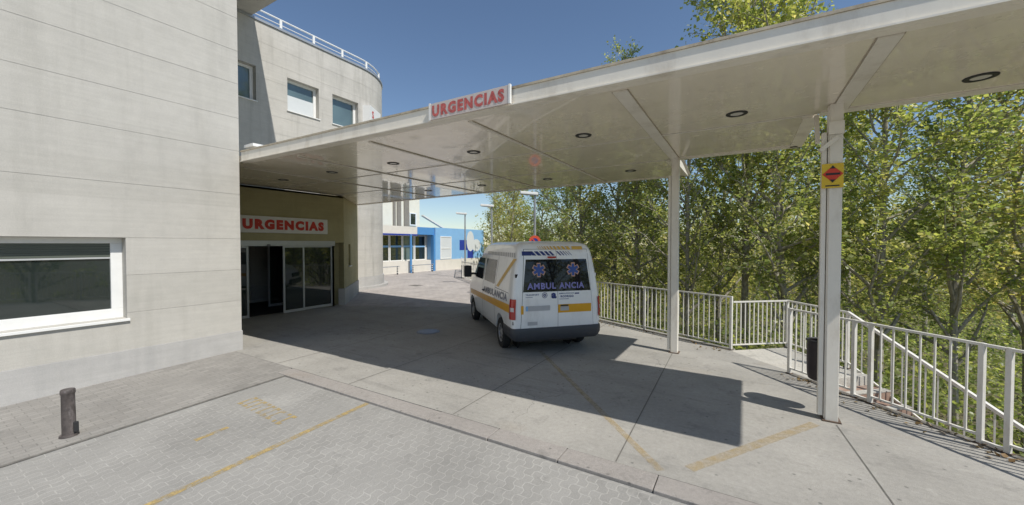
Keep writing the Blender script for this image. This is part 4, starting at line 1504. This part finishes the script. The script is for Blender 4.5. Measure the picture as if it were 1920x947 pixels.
# low barrier hoops before the windows
for (ya, yb), lb in (((18.6, 20.6), 'low hoop barrier with banded posts before the left annexe windows'), ((22.2, 24.4), 'low hoop barrier with banded posts before the right annexe windows')):
    hb = thing('hoop_barrier', (XB + .8, (ya + yb) / 2, 0), lb, 'barrier', 'hoop barriers before the blue annexe')
    MB().tube([(XB + .8, ya - .2, .62), (XB + .8, yb + .2, .62)], .03, 8).build('rail', M_GALV, hb)
    for yy in (ya, yb):
        MB().tube([(XB + .8, yy, 0), (XB + .8, yy, .62)], .05, 8).build('post', M_BLACK, hb)
        bd2 = MB()
        for z in (.15, .32, .48):
            bd2.lathe([(.053, z), (.053, z + .06)], 10, 'z', (XB + .8, yy, 0))
        bd2.build('white_band', M_WHITE, hb)
ww = thing('white_ward_block', (-29, 26, 0), 'tall cream ward block with brown vertical strips behind the blue annexe', 'building')
MB().box(-40, -29.0, 5, 29.6, -.5, 13).build('wall', M_FARWARM, ww)
for ya, yb in ((26.0, 26.3), (26.5, 27.0), (27.4, 28.05)):
    MB().box(-28.998, -28.9, ya, yb, 3.6, 13).build('vertical_strip', M_BROWN, ww)
for ya, yb, za, zb2 in ((28.15, 29.05, 4.2, 5.5), (23.4, 24.6, 4.4, 5.8), (28.15, 29.05, 8.0, 9.4)):
    f_ = MB()
    for q in ((ya, ya + .1, za, zb2), (yb - .1, yb, za, zb2), (ya + .1, yb - .1, za, za + .1), (ya + .1, yb - .1, zb2 - .1, zb2)):
        f_.box(-28.998, -28.92, *q)
    fr = f_.build('window', M_WHITE, ww)
    MB().box(-28.997, -28.96, ya + .1, yb - .1, za + .1, zb2 - .1).build('pane', M_GLASS, fr)
MB().bar((-28.9, 29.9, 5.3), (-28.0, 32.6, 3.85), .5, .12).build('ramp_roof', M_FARW, ww)


# ------------------------------------------------------------------ street lamps, sign, street bin
def lamp(x, y, h, label):
    t = thing('street_lamp', (x, y, 0), label, 'street lamp', 'street lamps along the tree edge')
    zb_ = -.6
    MB().tube([(x, y, zb_), (x, y, 1.0), (x, y, h - .05)], [.07, .06, .045], 12).build('pole', M_GALV, t, smooth=True)
    hd2 = MB()
    lx = Vector((-.80, -.60, 0)).normalized()
    a, b2 = Vector((x, y, h)) - lx * .12, Vector((x, y, h + .05)) + lx * .62
    hd2.bar(a, b2, .26, .11)
    o = hd2.build('lamp_head', M_WHITE, t, bevel=.02)
    g_ = MB()
    g_.bar(a + lx * .2 - Vector((0, 0, .055)), b2 - lx * .06 - Vector((0, 0, .062)), .2, .025)
    g_.build('lens', M_SMOKED, o)
    MB().tube([(x, y, 0.0), (x, y, .02)], .12, 12).build('base_flange', M_GALV, t)
    return t


lamp(-7.53, 14.39, 4.40, 'tall grey street lamp with flat white head, nearest, standing above the ambulance roof')
lamp(-11.93, 17.69, 4.40, 'middle grey street lamp with flat white head, beyond the front of the ambulance')
lamp(-16.55, 21.25, 4.40, 'farthest grey street lamp with flat head, in front of the blue annexe')
ns = thing('no_parking_sign', (-7.45, 14.25, 2.3), 'round red and blue no parking sign on the nearest lamp post', 'sign')
fd = Vector((.46, -.888, 0)).normalized()
sd = Vector((-fd.y, fd.x, 0))
def disc(r0, r1, off, name, mat, par, thick=.012):
    c = Vector((-7.53, 14.39, 2.42)) + fd * (.09 + off)
    n = 28
    m_ = MB()
    for rr_, ff in ((r0, 0), (r1, 0)):
        for k in range(n):
            t = 2 * PI * k / n
            m_.v.append(tuple(c + sd * (rr_ * math.cos(t)) + Vector((0, 0, rr_ * math.sin(t)))))
    m_.f = [(k, (k + 1) % n, n + (k + 1) % n, n + k) for k in range(n)]
    if r0 > 0.01:
        pass
    for k in range(n):
        t = 2 * PI * k / n
        m_.v.append(tuple(c - fd * thick + sd * (r1 * math.cos(t)) + Vector((0, 0, r1 * math.sin(t)))))
    m_.f += [(n + k, n + (k + 1) % n, 2 * n + (k + 1) % n, 2 * n + k) for k in range(n)]
    if r0 < .02:
        pass
    return m_.build(name, mat, par, fix=False)
disc(.135, .245, .0, 'border', M_ORANGE, ns)
disc(.001, .17, -.004, 'face', M_NAVY, ns)
c_ = Vector((-7.53, 14.39, 2.42)) + fd * .098
MB().bar(c_ - sd * .11 + Vector((0, 0, .11)), c_ + sd * .11 - Vector((0, 0, .11)), .004, .05, fd.cross(Vector((0, 0, 1)))).build('slash', M_ORANGE, ns)
sb = thing('street_bin', (-16.2, 20.7, 0), 'black cylindrical street bin at the foot of the farthest lamp post', 'bin')
MB().lathe([(0, .18), (.24, .18), (.27, .85), (.25, .9), (.2, .9), (.18, .6)], 18, 'z', (-16.15, 20.75, 0)).build('bucket', M_BLACK, sb, smooth=True)
MB().tube([(-16.15, 20.75, 0), (-16.15, 20.75, .2)], .05, 8).build('leg', M_BLACK, sb)


# ------------------------------------------------------------------ trees
def leaf_mesh(name, centers, size, mat, parent=None, flat=0.8):
    """many small folded leaf blades"""
    n = len(centers)
    C_ = np.asarray(centers, float)
    a = rng.normal(size=(n, 3)); a[:, 2] *= .6
    a /= np.linalg.norm(a, axis=1)[:, None]
    nrm = rng.normal(size=(n, 3)); nrm[:, 2] += flat; nrm[:, 0] += flat * .3
    nrm -= a * np.sum(a * nrm, 1)[:, None]
    nrm /= np.linalg.norm(nrm, axis=1)[:, None] + 1e-9
    b = np.cross(nrm, a)
    s = size * rng.uniform(.45, 1.5, n)[:, None]
    p0 = C_ - a * s * .55
    p2 = C_ + a * s * .55
    p1 = C_ + b * s * .42 + nrm * s * .10
    p3 = C_ - b * s * .42 + nrm * s * .10
    V = np.stack([p0, p1, p2, p3], 1).reshape(-1, 3)
    me = bpy.data.meshes.new(name)
    me.vertices.add(4 * n)
    me.vertices.foreach_set('co', V.astype(np.float32).ravel())
    F = np.arange(4 * n).reshape(n, 4)
    tri_ = np.concatenate([F[:, [0, 1, 2]], F[:, [0, 2, 3]]], 1).reshape(-1)
    me.loops.add(len(tri_))
    me.loops.foreach_set('vertex_index', tri_.astype(np.int32))
    me.polygons.add(2 * n)
    me.polygons.foreach_set('loop_start', np.arange(0, 6 * n, 3, dtype=np.int32))
    me.update()
    me.validate()
    me.materials.append(mat)
    o = bpy.data.objects.new(name, me)
    COL.objects.link(o)
    if parent:
        o.parent = parent
    return o


def tree_geo(H, spread, lean, nprim, nleaf, first=.22):
    """trunk with limbs as tubes; leaf centres along the twigs"""
    wood = MB()
    segs = 9
    wx, wy = rng.uniform(-.25, .25, 2)
    tr, rad = [], []
    for i in range(segs + 1):
        t = i / segs
        tr.append(Vector((lean[0] * t * t * H * .2 + wx * math.sin(3 * t), lean[1] * t * t * H * .2 + wy * math.sin(2.4 * t), H * t)))
        rad.append(.082 * (1 - t) ** .8 + .013)
    wood.tube(tr, rad, 9)
    twigs = []

    def at(t):
        k = min(int(t * segs), segs - 1)
        f = t * segs - k
        return tr[k].lerp(tr[k + 1], f)
    ga = rng.uniform(0, 6)
    for i in range(nprim):
        t = first + (.97 - first) * (i / nprim) ** .9
        ga += 2.399 + rng.uniform(-.5, .5)
        L = spread * (1.05 - .75 * t) * rng.uniform(.7, 1.25)
        el = math.radians(rng.uniform(28, 58) + 12 * t)
        d = Vector((math.cos(ga) * math.cos(el), math.sin(ga) * math.cos(el), math.sin(el)))
        p = at(t)
        pts_, cur = [p], p
        for k in range(5):
            d = (d + Vector(rng.normal(0, .13, 3)) + Vector((0, 0, .05))).normalized()
            cur = cur + d * L / 5
            pts_.append(cur)
        r0 = max(.015, .048 * (1 - t) + .010)
        wood.tube(pts_, [r0 * (1 - .85 * k / 5) + .005 for k in range(6)], 6)
        twigs.append((pts_[2], pts_[5], .5))
        for k in range(7):
            f = rng.uniform(.2, 1)
            kk = min(int(f * 5), 4)
            q = pts_[kk].lerp(pts_[kk + 1], f * 5 - kk)
            dd = (d + Vector(rng.normal(0, .7, 3))).normalized()
            l2 = L * rng.uniform(.18, .42)
            e_ = q + dd * l2 + Vector((0, 0, l2 * .1))
            wood.tube([q, q.lerp(e_, .5) + Vector(rng.normal(0, .03, 3)), e_], [.014, .009, .004], 4)
            twigs.append((q, e_, 1.0))
    w = np.array([(b_ - a_).length * wt for a_, b_, wt in twigs]); w /= w.sum()
    idx = rng.choice(len(twigs), nleaf, p=w)
    A = np.array([twigs[i][0] for i in idx]); B = np.array([twigs[i][1] for i in idx])
    node = rng.integers(0, 5, nleaf)[:, None]
    t = .25 + .19 * node
    sp_ = rng.choice([.06, .13, .24], nleaf, p=[.45, .4, .15])[:, None]
    cen = A + (B - A) * t + rng.normal(0, 1, (nleaf, 3)) * sp_
    return wood, cen


PROTO = []
for (H_, sp, ln, npm, nlf, sz, mt) in ((11, 2.9, (.3, .1), 40, 10800, .076, M_LEAF), (10, 3.2, (-.2, .3), 36, 10000, .078, M_LEAF), (12, 2.6, (.1, -.2), 40, 10800, .073, M_LEAF2), (9, 3.0, (.5, .0), 34, 9600, .078, M_LEAF2), (15, 3.4, (.1, .1), 60, 30000, .082, M_LEAF)):
    wd_, cen = tree_geo(H_, sp, ln, npm, nlf)
    PROTO.append((H_, wd_, cen, sz, mt, {}))


def tree(kind, x, y, top, label, rz, wid=1.0):
    H_, wd_, cen, sz, mt, cache = PROTO[kind]
    zb_ = float(terrain_h(x, y)) - .1
    t = thing('plane_tree', (x, y, zb_), label, 'tree', 'trees beyond the railing')
    ORG[t.name] = Vector((0, 0, 0))
    if 'm' not in cache:
        a_ = wd_.build('trunk', M_BARK, t, local=True, smooth=True, fix=False)
        b_2 = leaf_mesh('crown', cen, sz, mt, t)
        cache['m'] = (a_, b_2)
    else:
        for src, nm in zip(cache['m'], ('trunk', 'crown')):
            share(src, nm, t)
    s = (top - zb_) / H_
    t.scale = (s * wid, s * wid, s)
    t.rotation_euler = (0, 0, rz)
    return t


def pxz(px, zc):
    xc = (px - 960) / 725 * zc
    return (math.cos(YAW) * xc - math.sin(YAW) * zc, math.sin(YAW) * xc + math.cos(YAW) * zc)


TREES = [
    (4, 1398, 14.5, 17.5, 'tall tree whose crown rises above the canopy roof between the two posts', 1.0),
    (2, 1146, 19, 11.7, 'slender tree whose tip shows above the canopy left of the far post', .95),
    (1, 1290, 14.5, 7.6, 'leafy tree right behind the far canopy post', 1.0),
    (3, 1490, 12.6, 8.0, 'leafy tree just left of the near canopy post', 1.0),
    (1, 1650, 11.5, 8.6, 'leaning tree just right of the near canopy post', 1.1),
    (0, 1800, 11.2, 8.2, 'yellow green tree between the near post and the right photo edge', 1.1),
    (3, 1940, 11.0, 8.2, 'olive tree at the right edge of the photo', 1.2),
    (0, 1225, 22, 8.4, 'tree behind the railing midway between ambulance and far post', 1.0),
    (3, 1105, 18.5, 7.2, 'tree directly behind the right side of the ambulance roof', 1.1),
    (1, 1060, 24, 7.6, 'tree behind the nearest lamp post', 1.1),
    (0, 1015, 29, 8.2, 'tree between the nearest and the middle lamp post', 1.15),
    (2, 957, 28.5, 8.0, 'tree behind the middle lamp post', 1.2),
    (3, 947, 40, 7.6, 'leftmost tree beside the blue annexe, behind the farthest lamp', 1.1),
    (2, 1590, 19, 12.2, 'second row tree whose tip shows over the canopy edge right of the tall crown', .9),
    (0, 1740, 22, 9.0, 'second row tree with pale leaves right of the near post', 1.1),
    (3, 1900, 22, 9.0, 'second row tree high behind the right railing', 1.1),
    (1, 1345, 19, 8.2, 'second row tree seen left of the tall crown', 1.1),
    (3, 1215, 16.5, 6.6, 'low bushy tree close behind the railing left of the far post', 1.2),
    (0, 1545, 15, 8.0, 'bushy tree half hidden by the near canopy post', 1.1),
    (2, 1450, 24, 8.4, 'second row tree right of the tall crown', 1.0),
]
for i, (k, px, zc, top, lb, wd2) in enumerate(TREES):
    x, y = pxz(px, zc)
    tree(k, x, y, top, lb, i * 1.37, wd2)
for i, (x, y, lb) in enumerate(((13.5, 4.5, 'tree outside the photo at the right, mirrored in the hospital window, nearest'), (15.5, 1.0, 'tree outside the photo at the right, mirrored in the hospital window, middle'), (17, -4.0, 'tree outside the photo at the right, mirrored in the hospital window, farthest'))):
    tree(i, x, y, 7.5, lb, i * 2.0, 1.5)

# undergrowth on the bank and the far wood behind the trees
n = 80000
px = rng.uniform(860, 2150, n)
zc = rng.uniform(9.0, 34, n)
xc = (px - 960) / 725 * zc
gx = math.cos(YAW) * xc - math.sin(YAW) * zc
gy = math.sin(YAW) * xc + math.cos(YAW) * zc
d = fence_dist(gx, gy)
clump = np.sin(gx * 1.7 + 1) * np.cos(gy * 1.9) + .6 * np.sin(gx * 3.1 + gy * 2.3)
hgt = np.clip(1.7 + 1.4 * clump, .2, 4.0)
ok = d > 1.9
gx, gy, hgt, d = gx[ok], gy[ok], hgt[ok], d[ok]
gz = terrain_h(gx, gy) + hgt * rng.uniform(0, 1, len(gx)) ** .8
tag(leaf_mesh('undergrowth', np.stack([gx, gy, gz], 1), .105, M_LEAF3), 'dark green undergrowth covering the bank below the trees', 'undergrowth', kind='stuff')
n = 90000
px = rng.uniform(880, 2300, n)
zc = rng.uniform(30, 52, n)
xc = (px - 960) / 725 * zc
gx = math.cos(YAW) * xc - math.sin(YAW) * zc
gy = math.sin(YAW) * xc + math.cos(YAW) * zc
prof = 5.8 + 1.9 * np.sin(px / 45.) + 1.4 * np.sin(px / 19. + 1) + 1.0 * np.sin(zc * 1.3)
u = rng.uniform(0, 1, n)
gz = -3.6 + (prof + 3.0) * u ** .85
keep = fence_dist(gx, gy) > 4
tag(leaf_mesh('woodland', np.stack([gx, gy, gz], 1)[keep], .24, M_LEAF2), 'far belt of leafy woodland filling the gaps between the tree trunks', 'woodland', kind='stuff')

# dry leaves blown against the terrace edge
lv = []
for k in range(260):
    f = rng.uniform(0, 1)
    if rng.uniform() < .6:
        p = S0 + DR * (f * 4.5) - NRM * abs(rng.normal(0, .16))
    else:
        p = Vector((-.2 - 5.5 * f, 9.55 + 2.8 * f, 0)) - Vector((.44, .9, 0)) * abs(rng.normal(0, .2))
    lv.append((p.x, p.y, .014))
tag(leaf_mesh('fallen_leaves', np.array(lv), .05, M_LEAFDRY, None, 6.0), 'scattered dry leaves lying along the foot of the railings', 'fallen leaves', kind='stuff')
